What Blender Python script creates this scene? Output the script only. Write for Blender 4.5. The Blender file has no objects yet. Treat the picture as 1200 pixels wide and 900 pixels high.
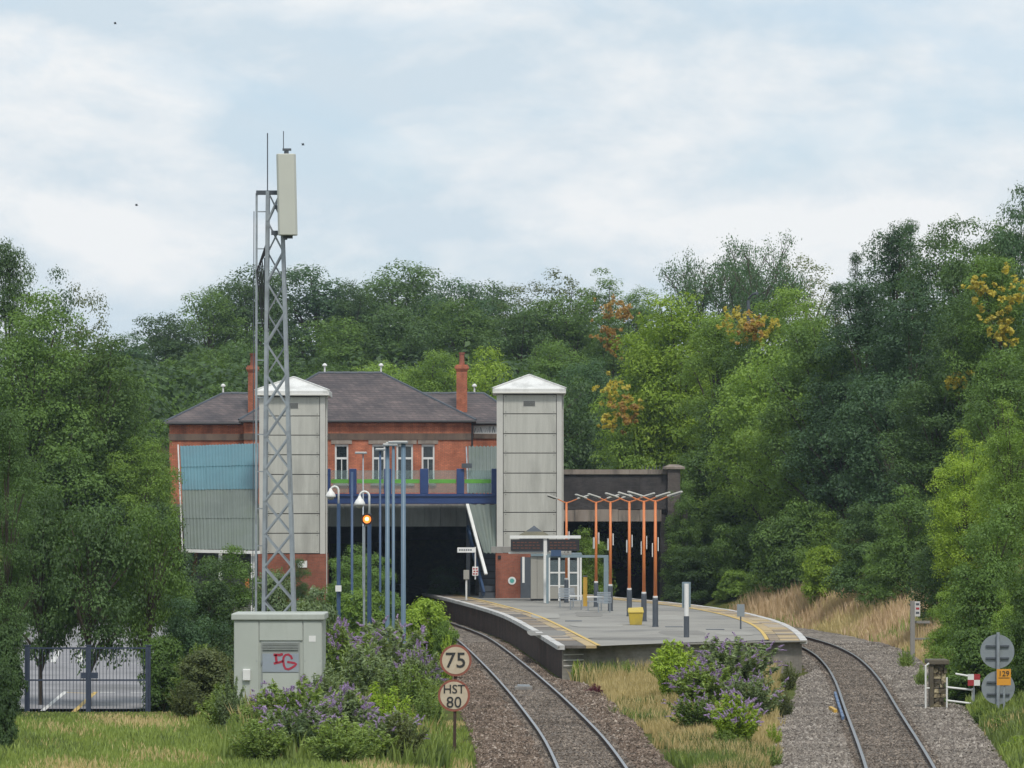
import bpy, math, random
import numpy as np
from mathutils import Vector, Matrix

scn = bpy.context.scene
COL = scn.collection
R = math.radians

# ------------------------------------------------------------------ camera, sky, sun, exposure
CAMH, FPX, HOR = 5.7, 5000.0, 596.0          # camera height over the rails, focal length and horizon in photo pixels
cam = bpy.data.cameras.new('camera')
cam.sensor_width = 36.0
cam.lens = 36.0 * FPX / 1200.0
cam.shift_y = (HOR - 450.0) / 1200.0
cam.clip_start, cam.clip_end = 1.0, 8000.0
camo = bpy.data.objects.new('camera', cam)
camo.location = (0, 0, CAMH)
camo.rotation_euler = (R(90), 0, 0)
COL.objects.link(camo)
scn.camera = camo

SUN_EL, SUN_AZ = 55.0, 166.0                 # azimuth clockwise from +Y: behind the camera, to the right
world = bpy.data.worlds.new('World')
scn.world = world
world.use_nodes = True
wt = world.node_tree
for n in list(wt.nodes):
    wt.nodes.remove(n)


def wn(kind, **kw):
    n = wt.nodes.new(kind)
    for k, v in kw.items():
        setattr(n, k, v)
    return n


wl = wt.links.new
w_out = wn('ShaderNodeOutputWorld')
w_bg = wn('ShaderNodeBackground')
w_bg.inputs['Strength'].default_value = 0.1
w_sky = wn('ShaderNodeTexSky', sky_type='NISHITA', sun_disc=False, sun_elevation=R(SUN_EL), sun_rotation=R(SUN_AZ), air_density=1.0, dust_density=1.5)
w_tc = wn('ShaderNodeTexCoord')
w_map = wn('ShaderNodeMapping')
w_map.inputs['Scale'].default_value = (14.0, 14.0, 30.0)
w_map.inputs['Location'].default_value = (3.1, 1.7, 0.4)
w_n1 = wn('ShaderNodeTexNoise')
w_n1.inputs['Scale'].default_value = 1.0
w_n1.inputs['Detail'].default_value = 7.0
w_n1.inputs['Roughness'].default_value = 0.52
w_n1.inputs['Distortion'].default_value = 0.6
w_r1 = wn('ShaderNodeValToRGB')               # how much cloud covers the blue
w_r1.color_ramp.elements[0].position, w_r1.color_ramp.elements[0].color = 0.36, (0.42, 0.42, 0.42, 1)
w_r1.color_ramp.elements[1].position, w_r1.color_ramp.elements[1].color = 0.54, (1, 1, 1, 1)
w_map2 = wn('ShaderNodeMapping')
w_map2.inputs['Scale'].default_value = (15.0, 15.0, 34.0)
w_map2.inputs['Location'].default_value = (0.3, 5.2, 2.3)
w_n2 = wn('ShaderNodeTexNoise')
w_n2.inputs['Scale'].default_value = 1.0
w_n2.inputs['Detail'].default_value = 8.0
w_n2.inputs['Roughness'].default_value = 0.6
w_n2.inputs['Distortion'].default_value = 0.2
w_r2 = wn('ShaderNodeValToRGB')               # grey bellies and white tops of the cloud layer
w_r2.color_ramp.elements[0].position, w_r2.color_ramp.elements[0].color = 0.39, (4.2, 4.9, 5.45, 1)
w_r2.color_ramp.elements[1].position, w_r2.color_ramp.elements[1].color = 0.59, (5.85, 6.0, 6.1, 1)
w_mix = wn('ShaderNodeMix', data_type='RGBA')
w_tint = wn('ShaderNodeMix', data_type='RGBA', blend_type='MIX')
w_tint.inputs[0].default_value = 0.6
w_tint.inputs[7].default_value = (3.35, 4.4, 5.45, 1)   # thin high veil over the blue gaps
wl(w_tc.outputs['Generated'], w_map.inputs['Vector'])
wl(w_tc.outputs['Generated'], w_map2.inputs['Vector'])
wl(w_map.outputs[0], w_n1.inputs['Vector'])
wl(w_map2.outputs[0], w_n2.inputs['Vector'])
wl(w_n1.outputs['Fac'], w_r1.inputs[0])
wl(w_n2.outputs['Fac'], w_r2.inputs[0])
wl(w_sky.outputs[0], w_tint.inputs[6])
wl(w_tint.outputs[2], w_mix.inputs[6])
wl(w_r1.outputs[0], w_mix.inputs[0])
wl(w_r2.outputs[0], w_mix.inputs[7])
wl(w_mix.outputs[2], w_bg.inputs['Color'])
wl(w_bg.outputs[0], w_out.inputs['Surface'])

sun = bpy.data.lights.new('sun', 'SUN')
sun.energy = 1.5
sun.angle = R(10)
sun.color = (1.0, 0.95, 0.87)
suno = bpy.data.objects.new('sun', sun)
_sd = Vector((math.cos(R(SUN_EL)) * math.sin(R(SUN_AZ)), math.cos(R(SUN_EL)) * math.cos(R(SUN_AZ)), math.sin(R(SUN_EL))))
suno.rotation_euler = (-_sd).to_track_quat('-Z', 'Y').to_euler()
suno.location = (40, -40, 120)
COL.objects.link(suno)

vs = scn.view_settings
vs.view_transform, vs.look, vs.exposure, vs.gamma = 'Standard', 'None', 0.62, 1.0
vs.use_curve_mapping = False

# ------------------------------------------------------------------ helpers: places


def pix(x, y, D):
    """point at distance D along +Y that the photo shows at pixel (x, y) of 1200x900"""
    return ((x - 600.0) * D / FPX, D, CAMH - (y - HOR) * D / FPX)


def gpix(x, y, z=0.0):
    D = (CAMH - z) * FPX / (y - HOR)
    return pix(x, y, D)


def spline(xs, ys, sm):
    g = np.arange(-160.0, 320.0, 1.0)
    v = np.interp(g, xs, ys)
    k = np.exp(-0.5 * (np.arange(-3 * sm, 3 * sm + 1) / sm) ** 2)
    k /= k.sum()
    v = np.convolve(np.pad(v, 3 * sm, mode='edge'), k, 'valid')
    return lambda d: np.interp(d, g, v)


CL = spline([-160, 0, 50, 75, 93.75, 107, 130, 150, 170, 185, 195, 207, 220, 235, 260, 290],
            [1.9, 1.95, 2.0, 1.95, 1.79, 1.55, .78, .0, -.86, -1.55, -2.15, -3.2, -4.4, -6.0, -9.2, -13.2], 5)
CR = spline([-160, 0, 40, 60, 80, 93.75, 105, 120, 140, 152, 165, 176, 186, 198, 205, 212, 220, 227, 235, 250, 265, 290],
            [4.9, 5.2, 5.9, 6.6, 7.6, 8.55, 9.25, 10.15, 11.4, 12.05, 12.6, 12.8, 12.6, 11.95, 11.2, 10.25, 8.8, 7.4, 5.8, 3.1, 0.2, -5.0], 4)
RTOP, BAL, PZ = 0.0, -0.13, 0.95


def sst(a, b, x):
    t = np.clip((x - a) / (b - a), 0, 1)
    return t * t * (3 - 2 * t)


def wob(x, y, s=1.0):
    return (np.sin(x * .9 / s + 1.3 * np.sin(y * .31 / s)) + np.sin(y * .7 / s + 1.7 * np.sin(x * .43 / s) + 2.0) + .6 * np.sin(x * 2.3 / s + y * 1.9 / s)) / 2.6


def toe(D):
    return CR(D) + 2.4 + np.clip((D - 94) * .012, 0, 1.4)


def zt(X, D):
    X, D = np.asarray(X, float), np.asarray(D, float)
    cl, cr = CL(D), CR(D)
    t = np.maximum(0, X - toe(D))
    bank = np.where(t < 9, .46 * t, 4.14 + .13 * (t - 9))
    bank = np.minimum(bank, 12) + .12 * wob(X, D) * sst(0, 2, t)
    left = np.maximum(0, cl - 3.0 - X)
    z = BAL - .12 + bank + sst(0, 2.2, left) * .28 * (1 - sst(119.5, 121.5, D))
    mid = sst(0, 1.2, X - cl - 2.2) * sst(0, 1.2, cr - 2.8 - X)
    z = z + mid * .16 * (1 - sst(141, 147, D))
    open_ = (X > -12.2) & (X < 9.3)
    h = np.where(open_, 6.0 * sst(273.5, 276, D), 6.0 * sst(256, 272, D)) + np.clip(D - 272, 0, 150) * .052 - np.clip(D - 430, 0, 300) * .02
    hill = np.where(D > 250, h, 0)
    z = np.maximum(z, hill + np.where(hill > 1, .35 * wob(X, D, 4), 0) - .25)
    return z


# ------------------------------------------------------------------ helpers: materials
MATS = {}


def nodes_of(name):
    m = bpy.data.materials.new(name)
    m.use_nodes = True
    nt = m.node_tree
    nt.nodes.clear()
    out = nt.nodes.new('ShaderNodeOutputMaterial')
    b = nt.nodes.new('ShaderNodeBsdfPrincipled')
    nt.links.new(b.outputs[0], out.inputs['Surface'])
    MATS[name] = m
    return m, nt, b, out


def rgba(c):
    return (c[0], c[1], c[2], 1.0)


def ramp(nt, fac, stops):
    r = nt.nodes.new('ShaderNodeValToRGB')
    e = r.color_ramp.elements
    while len(e) < len(stops):
        e.new(0.5)
    for el, (p, c) in zip(e, stops):
        el.position, el.color = p, rgba(c)
    nt.links.new(fac, r.inputs[0])
    return r.outputs[0]


def noise(nt, vec, scale, detail=5.0, rough=.55, stretch=None):
    if stretch:
        mp = nt.nodes.new('ShaderNodeMapping')
        mp.inputs['Scale'].default_value = stretch
        nt.links.new(vec, mp.inputs['Vector'])
        vec = mp.outputs[0]
    n = nt.nodes.new('ShaderNodeTexNoise')
    n.inputs['Scale'].default_value = scale
    n.inputs['Detail'].default_value = detail
    n.inputs['Roughness'].default_value = rough
    nt.links.new(vec, n.inputs['Vector'])
    return n.outputs['Fac']


def mixc(nt, fac, a, b, blend='MIX'):
    m = nt.nodes.new('ShaderNodeMix')
    m.data_type, m.blend_type = 'RGBA', blend
    for sock, v in ((m.inputs[0], fac), (m.inputs[6], a), (m.inputs[7], b)):
        if hasattr(v, 'links'):
            nt.links.new(v, sock)
        elif isinstance(v, (int, float)):
            sock.default_value = v
        else:
            sock.default_value = rgba(v)
    return m.outputs[2]


def bump(nt, b, height, strength=.4, dist=.02):
    n = nt.nodes.new('ShaderNodeBump')
    n.inputs['Strength'].default_value = strength
    n.inputs['Distance'].default_value = dist
    nt.links.new(height, n.inputs['Height'])
    nt.links.new(n.outputs[0], b.inputs['Normal'])


def objco(nt):
    return nt.nodes.new('ShaderNodeTexCoord').outputs['Object']


def worn(name, c, c2=None, scale=2.0, rough=.6, metal=0.0, dirt=None, streak=False, bmp=.15, amount=.5, spec=.5):
    """paint, steel, concrete: a base colour with patchy variation, grime and a fine relief"""
    m, nt, b, out = nodes_of(name)
    co = objco(nt)
    c2 = c2 or tuple(x * .78 for x in c)
    f = noise(nt, co, scale, 6, .6, (1, 1, .25) if streak else None)
    col = ramp(nt, f, [(.5 - .25 * (1 - amount) - .12, c2), (.5 + .18, c)])
    if dirt:
        g = noise(nt, co, scale * .45, 8, .65, (1.6, 1.6, .35) if streak else None)
        gm = ramp(nt, g, [(.5, (0, 0, 0)), (.68, (.85, .85, .85))])
        col = mixc(nt, gm, col, dirt)
    nt.links.new(col, b.inputs['Base Color'])
    b.inputs['Roughness'].default_value = rough
    b.inputs['Metallic'].default_value = metal
    b.inputs['Specular IOR Level'].default_value = spec
    bump(nt, b, noise(nt, co, scale * 14, 4), bmp, .01)
    return m


def masonry(name, c1, c2, mortar, bw, bh, dirt=(.05, .045, .04), dirty=.6, relief=.6):
    m, nt, b, out = nodes_of(name)
    co = objco(nt)
    sep = nt.nodes.new('ShaderNodeSeparateXYZ')
    nt.links.new(co, sep.inputs[0])
    add = nt.nodes.new('ShaderNodeMath')
    nt.links.new(sep.outputs['X'], add.inputs[0])
    nt.links.new(sep.outputs['Y'], add.inputs[1])
    cmb = nt.nodes.new('ShaderNodeCombineXYZ')
    nt.links.new(add.outputs[0], cmb.inputs['X'])
    nt.links.new(sep.outputs['Z'], cmb.inputs['Y'])
    br = nt.nodes.new('ShaderNodeTexBrick')
    br.inputs['Scale'].default_value = 1.0
    br.inputs['Brick Width'].default_value = bw
    br.inputs['Row Height'].default_value = bh
    br.inputs['Mortar Size'].default_value = bh * .11
    br.inputs['Color1'].default_value = rgba(c1)
    br.inputs['Color2'].default_value = rgba(c2)
    br.inputs['Mortar'].default_value = rgba(mortar)
    br.inputs['Bias'].default_value = -.1
    nt.links.new(cmb.outputs[0], br.inputs['Vector'])
    f = noise(nt, co, 1.1, 7, .65, (1, 1, .6))
    v = ramp(nt, f, [(.36, (.62, .6, .58)), (.6, (1.06, 1.04, 1.0))])
    col = mixc(nt, 1.0, br.outputs['Color'], v, 'MULTIPLY')
    g = noise(nt, co, .7, 8, .7, (2.2, 2.2, .35))
    gm = ramp(nt, g, [(.5, (0, 0, 0)), (.72, (dirty,) * 3)])
    col = mixc(nt, gm, col, dirt)
    nt.links.new(col, b.inputs['Base Color'])
    b.inputs['Roughness'].default_value = .85
    b.inputs['Specular IOR Level'].default_value = .25
    bump(nt, b, br.outputs['Fac'], -relief, .012)
    return m


def slates(name):
    m, nt, b, out = nodes_of(name)
    co = objco(nt)
    sep = nt.nodes.new('ShaderNodeSeparateXYZ')
    nt.links.new(co, sep.inputs[0])
    add = nt.nodes.new('ShaderNodeMath')
    nt.links.new(sep.outputs['X'], add.inputs[0])
    nt.links.new(sep.outputs['Y'], add.inputs[1])
    cmb = nt.nodes.new('ShaderNodeCombineXYZ')
    nt.links.new(add.outputs[0], cmb.inputs['X'])
    nt.links.new(sep.outputs['Z'], cmb.inputs['Y'])
    br = nt.nodes.new('ShaderNodeTexBrick')
    br.inputs['Scale'].default_value = 1.0
    br.inputs['Brick Width'].default_value = .3
    br.inputs['Row Height'].default_value = .13
    br.inputs['Mortar Size'].default_value = .009
    br.inputs['Color1'].default_value = rgba((.125, .105, .108))
    br.inputs['Color2'].default_value = rgba((.075, .066, .072))
    br.inputs['Mortar'].default_value = rgba((.03, .028, .03))
    nt.links.new(cmb.outputs[0], br.inputs['Vector'])
    f = noise(nt, co, .55, 8, .7)
    v = ramp(nt, f, [(.34, (.6, .6, .62)), (.66, (1.35, 1.24, 1.15))])
    col = mixc(nt, 1.0, br.outputs['Color'], v, 'MULTIPLY')
    g = noise(nt, co, 2.6, 8, .75)
    gm = ramp(nt, g, [(.58, (0, 0, 0)), (.75, (.5, .5, .5))])
    col = mixc(nt, gm, col, (.16, .15, .12))
    nt.links.new(col, b.inputs['Base Color'])
    b.inputs['Roughness'].default_value = .7
    bump(nt, b, br.outputs['Fac'], -.5, .012)
    return m


def leafy(name, dark, light, trans=.38, clump=.75, hue=.5, rough=.55):
    """leaf colour varies leaf by leaf, clump by clump and plant by plant"""
    m, nt, b, out = nodes_of(name)
    geo = nt.nodes.new('ShaderNodeNewGeometry')
    oi = nt.nodes.new('ShaderNodeObjectInfo')
    f = noise(nt, geo.outputs['Position'], clump, 4, .65)
    a = nt.nodes.new('ShaderNodeMath')
    a.operation = 'MULTIPLY_ADD'
    nt.links.new(geo.outputs['Random Per Island'], a.inputs[0])
    a.inputs[1].default_value = .26
    nt.links.new(f, a.inputs[2])
    a2 = nt.nodes.new('ShaderNodeMath')
    a2.operation = 'MULTIPLY_ADD'
    nt.links.new(oi.outputs['Random'], a2.inputs[0])
    a2.inputs[1].default_value = .3
    nt.links.new(a.outputs[0], a2.inputs[2])
    mid = tuple((p + q) * .5 for p, q in zip(dark, light))
    col = ramp(nt, a2.outputs[0], [(.5, dark), (.76, mid), (1.0, light)])
    nt.links.new(col, b.inputs['Base Color'])
    b.inputs['Roughness'].default_value = rough
    b.inputs['Specular IOR Level'].default_value = .35
    tr = nt.nodes.new('ShaderNodeBsdfTranslucent')
    tc = mixc(nt, 1.0, col, (1.25, 1.2, .55), 'MULTIPLY')
    nt.links.new(tc, tr.inputs['Color'])
    ms = nt.nodes.new('ShaderNodeMixShader')
    ms.inputs[0].default_value = trans
    nt.links.new(b.outputs[0], ms.inputs[1])
    nt.links.new(tr.outputs[0], ms.inputs[2])
    nt.links.new(ms.outputs[0], out.inputs['Surface'])
    return m


def stony(name, stops, big, fine, rough=.9, bmp=.8, dist=.04, tint=None):
    m, nt, b, out = nodes_of(name)
    co = objco(nt)
    v = nt.nodes.new('ShaderNodeTexVoronoi')
    v.inputs['Scale'].default_value = fine
    nt.links.new(co, v.inputs['Vector'])
    sp = nt.nodes.new('ShaderNodeSeparateColor')
    nt.links.new(v.outputs['Color'], sp.inputs[0])
    col = ramp(nt, sp.outputs[0], stops)
    f = noise(nt, co, big, 6, .65)
    col = mixc(nt, 1.0, col, ramp(nt, f, [(.35, (.6, .58, .56)), (.65, (1.15, 1.12, 1.1))]), 'MULTIPLY')
    if tint:
        g = noise(nt, co, big * .4, 5, .6)
        col = mixc(nt, ramp(nt, g, [(.45, (0, 0, 0)), (.62, (.8, .8, .8))]), col, tint)
    nt.links.new(col, b.inputs['Base Color'])
    b.inputs['Roughness'].default_value = rough
    b.inputs['Specular IOR Level'].default_value = .2
    bump(nt, b, v.outputs['Distance'], bmp, dist)
    return m


def glassy(name, c, rough=.08):
    m, nt, b, out = nodes_of(name)
    co = objco(nt)
    f = noise(nt, co, 3.0, 4)
    nt.links.new(ramp(nt, f, [(.35, tuple(x * .7 for x in c)), (.7, c)]), b.inputs['Base Color'])
    b.inputs['Roughness'].default_value = rough
    b.inputs['Specular IOR Level'].default_value = .8
    return m


def clear(name, c, alpha):
    """a thin pane: mostly lets through, with a sheen"""
    m, nt, b, out = nodes_of(name)
    b.inputs['Base Color'].default_value = rgba(c)
    b.inputs['Roughness'].default_value = .1
    tr = nt.nodes.new('ShaderNodeBsdfTransparent')
    tr.inputs['Color'].default_value = (.86, .93, .93, 1)
    ms = nt.nodes.new('ShaderNodeMixShader')
    ms.inputs[0].default_value = alpha
    nt.links.new(tr.outputs[0], ms.inputs[1])
    nt.links.new(b.outputs[0], ms.inputs[2])
    nt.links.new(ms.outputs[0], out.inputs['Surface'])
    return m


def glow(name, c, strength):
    m, nt, b, out = nodes_of(name)
    b.inputs['Base Color'].default_value = rgba(c)
    b.inputs['Emission Color'].default_value = rgba(c)
    b.inputs['Emission Strength'].default_value = strength
    return m


brick = masonry('red_brick', (.6, .2, .112), (.48, .15, .086), (.2, .13, .1), .225, .075)
brick_pale = masonry('base_brick', (.34, .11, .07), (.27, .085, .055), (.22, .15, .12), .225, .075, dirty=.35)
brick_blue = masonry('blue_brick', (.082, .076, .08), (.055, .052, .057), (.07, .066, .065), .225, .075, dirt=(.09, .085, .08), dirty=.5)
brick_dirty = masonry('sooty_brick', (.1, .06, .05), (.06, .04, .036), (.06, .05, .045), .225, .075)
slate = slates('roof_slate')
stone = worn('weathered_stone', (.34, .29, .25), (.2, .16, .13), 1.4, .85, dirt=(.08, .07, .06), streak=True, bmp=.3)
band_stone = worn('band_stone', (.17, .12, .09), (.1, .07, .055), 1.6, .85, dirt=(.05, .045, .04), streak=True)
concrete = worn('bridge_concrete', (.25, .27, .26), (.17, .19, .18), .9, .8, dirt=(.1, .1, .1), streak=True, bmp=.25)
concrete_grey = worn('grey_concrete', (.3, .29, .27), (.2, .19, .18), 1.3, .85, dirt=(.09, .085, .08), streak=True, bmp=.3)
clad = worn('lift_cladding', (.5, .495, .45), (.46, .455, .415), .8, .5, dirt=(.27, .265, .24), streak=True, bmp=.04)
_m = MATS['lift_cladding']
_nt = _m.node_tree
_b = [n for n in _nt.nodes if n.type == 'BSDF_PRINCIPLED'][0]
_src = _b.inputs['Base Color'].links[0].from_socket
_g = noise(_nt, objco(_nt), 1.0, 7, .7, (5.5, 5.5, .28))
_b2 = ramp(_nt, _g, [(.42, (0, 0, 0)), (.75, (.55, .55, .55))])
_nt.links.new(mixc(_nt, _b2, _src, (.33, .325, .29)), _b.inputs['Base Color'])
clad_trim = worn('cladding_trim', (.55, .54, .5), (.49, .48, .45), 1.2, .5, bmp=.04)
joint = worn('dark_joint', (.05, .05, .05), None, 2, .8)
white_roof = worn('white_roof_sheet', (.72, .72, .7), (.62, .62, .6), 1.2, .45, dirt=(.42, .42, .4), streak=True, bmp=.05)
white_paint = worn('white_paint', (.78, .78, .76), (.66, .66, .64), 3, .5, bmp=.05)
blue_paint = worn('blue_paint', (.028, .065, .2), (.02, .045, .15), 2, .45, bmp=.06)
blue_pole = worn('blue_pole_paint', (.12, .19, .26), (.09, .15, .21), 2, .45, bmp=.05)
gate_paint = worn('gate_paint', (.045, .06, .1), (.03, .042, .075), 2, .5, bmp=.05)
dark_blue_pole = worn('dark_blue_pole_paint', (.045, .09, .18), (.03, .06, .13), 2, .45, bmp=.05)
galv = worn('galvanised_steel', (.36, .4, .43), (.27, .3, .34), 3, .5, metal=.35, dirt=(.2, .21, .22), bmp=.05)
antenna_mat = worn('antenna_cover', (.55, .56, .5), (.5, .51, .46), 1, .45, bmp=.03)
cabin_mat = worn('cabin_grp', (.46, .49, .45), (.38, .41, .37), 1.0, .55, dirt=(.26, .28, .23), streak=True, bmp=.1)
cabin_dark = worn('cabin_vent', (.3, .32, .3), (.24, .26, .25), 2, .6)
cabin_blue = worn('cabin_door_paint', (.3, .34, .4), (.26, .3, .33), 2, .5, dirt=(.4, .42, .4))
red_spray = worn('red_spray', (.42, .03, .06), None, 4, .7)
orange = worn('orange_paint', (.72, .23, .07), (.6, .18, .055), 3, .5, dirt=(.4, .13, .06), streak=True, bmp=.05)
slate_grey = worn('grey_post_paint', (.085, .1, .12), (.06, .07, .085), 2, .6)
black = worn('black_paint', (.02, .02, .024), None, 3, .5)
asphalt = worn('platform_asphalt', (.29, .278, .25), (.24, .23, .208), .5, .9, dirt=(.13, .13, .13), bmp=.35)
car_asphalt = worn('car_park_asphalt', (.27, .265, .275), (.22, .215, .225), .4, .9, dirt=(.13, .13, .13), bmp=.3)
yellow_line = worn('yellow_line_paint', (.66, .45, .1), (.5, .35, .12), 3, .7, amount=.7)
white_line = worn('white_line_paint', (.66, .65, .62), (.48, .47, .45), 3, .7)
yellow_bin_mat = worn('yellow_plastic', (.62, .46, .05), (.52, .38, .05), 2, .45, dirt=(.35, .27, .08))
yellow_post = worn('yellow_post_paint', (.6, .36, .05), None, 2, .5)
slab_a = worn('paving_slab_tan', (.3, .235, .165), (.23, .18, .13), 1.2, .85, dirt=(.12, .1, .08))
slab_b = worn('paving_slab_grey', (.17, .15, .13), (.12, .11, .1), 1.2, .85, dirt=(.08, .07, .065))
slab_c = worn('paving_slab_pale', (.4, .34, .27), (.33, .28, .22), 1.2, .85, dirt=(.2, .17, .13))
coping_mat = worn('coping_white', (.62, .61, .59), (.42, .41, .4), 1.5, .75, dirt=(.42, .41, .39))
tactile = worn('tactile_buff', (.5, .37, .19), (.38, .29, .16), 1.5, .8, dirt=(.25, .2, .13))
sign_white = worn('sign_cream', (.58, .5, .38), (.47, .38, .27), 3, .55, dirt=(.4, .28, .18))
sign_rim = worn('sign_rim_rust', (.3, .09, .06), (.22, .08, .05), 4, .7)
sign_black = worn('sign_black', (.03, .03, .03), None, 4, .6)
sign_back = worn('sign_back_grey', (.25, .28, .3), (.2, .23, .25), 2, .55, dirt=(.16, .18, .18))
sign_orange = worn('sign_orange', (.72, .33, .03), (.64, .28, .03), 3, .5)
sign_red = worn('sign_red', (.4, .04, .05), None, 3, .5)
rail_rust = worn('rail_rust', (.085, .05, .036), (.05, .032, .026), 4, .85, metal=.2)
rail_shine = worn('rail_head', (.42, .42, .44), (.3, .3, .31), 5, .32, metal=.85, spec=.5, bmp=.02)
sleeper_mat = worn('sleeper_concrete', (.19, .165, .14), (.12, .105, .09), 1.5, .9, dirt=(.06, .05, .045))
greaser_blue = worn('greaser_blue', (.1, .17, .3), (.07, .12, .22), 3, .5)
bark = worn('bark', (.1, .08, .06), (.05, .04, .03), 3, .9, bmp=.6)
stem_mat = worn('plant_stem', (.09, .08, .04), (.05, .05, .025), 3, .9)
window_white = worn('window_paint', (.72, .73, .72), (.62, .63, .62), 3, .5)
dark_glass = glassy('dark_glass', (.022, .032, .036))
pane_glass = clear('bridge_glass', (.5, .6, .6), .14)
shelter_glass = clear('shelter_glass', (.25, .3, .32), .3)
green_film = worn('green_film', (.14, .42, .06), (.1, .33, .05), 4, .6)
teal_sheet = worn('teal_roof_sheet', (.1, .225, .27), (.08, .185, .225), .7, .5, dirt=(.095, .19, .225), streak=True, bmp=.08)
grey_sheet = worn('grey_roof_sheet', (.165, .195, .175), (.12, .145, .13), .7, .6, dirt=(.14, .17, .14), streak=True, bmp=.1)
shelter_grey = worn('shelter_panel', (.35, .34, .3), (.29, .28, .25), 1.5, .5, dirt=(.22, .21, .18), streak=True)
shelter_roof = worn('shelter_roof', (.17, .155, .1), (.12, .11, .075), 1.5, .7)
bluegrey = worn('bluegrey_paint', (.2, .27, .3), (.16, .21, .24), 2, .5)
pink_sheet = worn('pink_sheet', (.5, .17, .16), None, 2, .6)
mossy = worn('mossy_timber', (.13, .11, .08), (.07, .06, .045), 2, .9, dirt=(.13, .13, .03))
rubble = stony('rubble_stone', [(.1, (.1, .085, .06)), (.5, (.34, .29, .19)), (.9, (.5, .45, .3))], 1.5, 9.0)
led_amber = glow('led_amber', (.12, .045, .025), .04)
lamp_amber = glow('signal_amber', (1.0, .26, .04), .9)
lamp_core = glow('signal_core', (1.0, .62, .25), 3.0)
teal_sign = worn('teal_sign', (.1, .4, .36), None, 3, .5)
brown_ballast = stony('brown_ballast', [(.05, (.07, .052, .04)), (.5, (.165, .128, .1)), (.95, (.29, .235, .19))], .35, 11.0, tint=(.1, .08, .05))
grey_ballast = stony('grey_ballast', [(.05, (.13, .115, .1)), (.5, (.225, .2, .175)), (.95, (.34, .31, .275))], .3, 11.0)
track_ballast = stony('track_ballast', [(.05, (.07, .06, .05)), (.5, (.175, .15, .125)), (.95, (.3, .26, .22))], .4, 11.0)

# ground: soil, moss and grass by noise
m_ground, nt, b, out = nodes_of('ground_soil_grass')
co = objco(nt)
g1 = noise(nt, co, .35, 7, .65)
g2 = noise(nt, co, 6.0, 6, .7)
col = ramp(nt, g1, [(.36, (.15, .12, .05)), (.5, (.1, .12, .03)), (.64, (.065, .09, .02))])
col = mixc(nt, 1.0, col, ramp(nt, g2, [(.3, (.55, .55, .55)), (.7, (1.2, 1.2, 1.1))]), 'MULTIPLY')
nt.links.new(col, b.inputs['Base Color'])
b.inputs['Roughness'].default_value = .95
b.inputs['Specular IOR Level'].default_value = .1
bump(nt, b, g2, .8, .08)

# leaves
LEAF = {
    'dark': leafy('leaf_dark_green', (.042, .08, .03), (.13, .225, .07)),
    'deep': leafy('leaf_blue_green', (.036, .074, .04), (.11, .205, .088)),
    'mid': leafy('leaf_mid_green', (.062, .116, .03), (.18, .3, .068)),
    'light': leafy('leaf_light_green', (.105, .185, .032), (.27, .41, .075)),
    'lime': leafy('leaf_lime_green', (.17, .27, .028), (.41, .56, .078)),
    'olive': leafy('leaf_olive', (.08, .105, .042), (.21, .25, .095)),
    'autumn': leafy('leaf_orange', (.3, .17, .045), (.55, .36, .1)),
    'yellow': leafy('leaf_yellow', (.36, .29, .04), (.6, .52, .09)),
    'weed': leafy('leaf_weed', (.13, .21, .05), (.36, .48, .14)),
    'silver': leafy('leaf_buddleia', (.15, .22, .1), (.34, .43, .22)),
    'magenta': leafy('leaf_magenta', (.16, .04, .07), (.32, .11, .15)),
    'grey': leafy('leaf_silver', (.1, .16, .075), (.24, .32, .15)),
}
purple = leafy('flower_purple', (.25, .16, .34), (.55, .42, .7), trans=.2)
pinkish = leafy('flower_magenta', (.16, .03, .07), (.3, .08, .14), trans=.2)
straw = leafy('grass_straw', (.33, .26, .115), (.6, .49, .25), trans=.25, clump=.5)
russet = leafy('grass_russet', (.38, .25, .15), (.6, .45, .29), trans=.25, clump=.4)
green_blade = leafy('grass_green', (.095, .15, .032), (.28, .36, .085), trans=.25, clump=.6)
dark_blade = leafy('grass_dark', (.06, .095, .026), (.16, .215, .06), trans=.25, clump=.6)
white_flower = leafy('flower_white', (.4, .4, .36), (.75, .75, .7), trans=.2)

# ------------------------------------------------------------------ helpers: objects


def put(name, me, mats, parent=None):
    o = bpy.data.objects.new(name, me)
    for m in (mats if isinstance(mats, (list, tuple)) else [mats]):
        me.materials.append(m)
    COL.objects.link(o)
    if parent:
        o.parent = parent
    return o


def root(name, label, cat, loc=(0, 0, 0), group=None, kind=None):
    o = bpy.data.objects.new(name, None)
    o.location = loc
    o.empty_display_size = .3
    COL.objects.link(o)
    return tag(o, label, cat, group, kind)


def tag(o, label=None, cat=None, group=None, kind=None):
    for k, v in (('label', label), ('category', cat), ('group', group), ('kind', kind)):
        if v:
            o[k] = v
    return o


def copy_tree(o, parent=None):
    c = o.copy()
    COL.objects.link(c)
    if parent:
        c.parent = parent
    for ch in list(o.children):
        copy_tree(ch, c)
    return c


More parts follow.
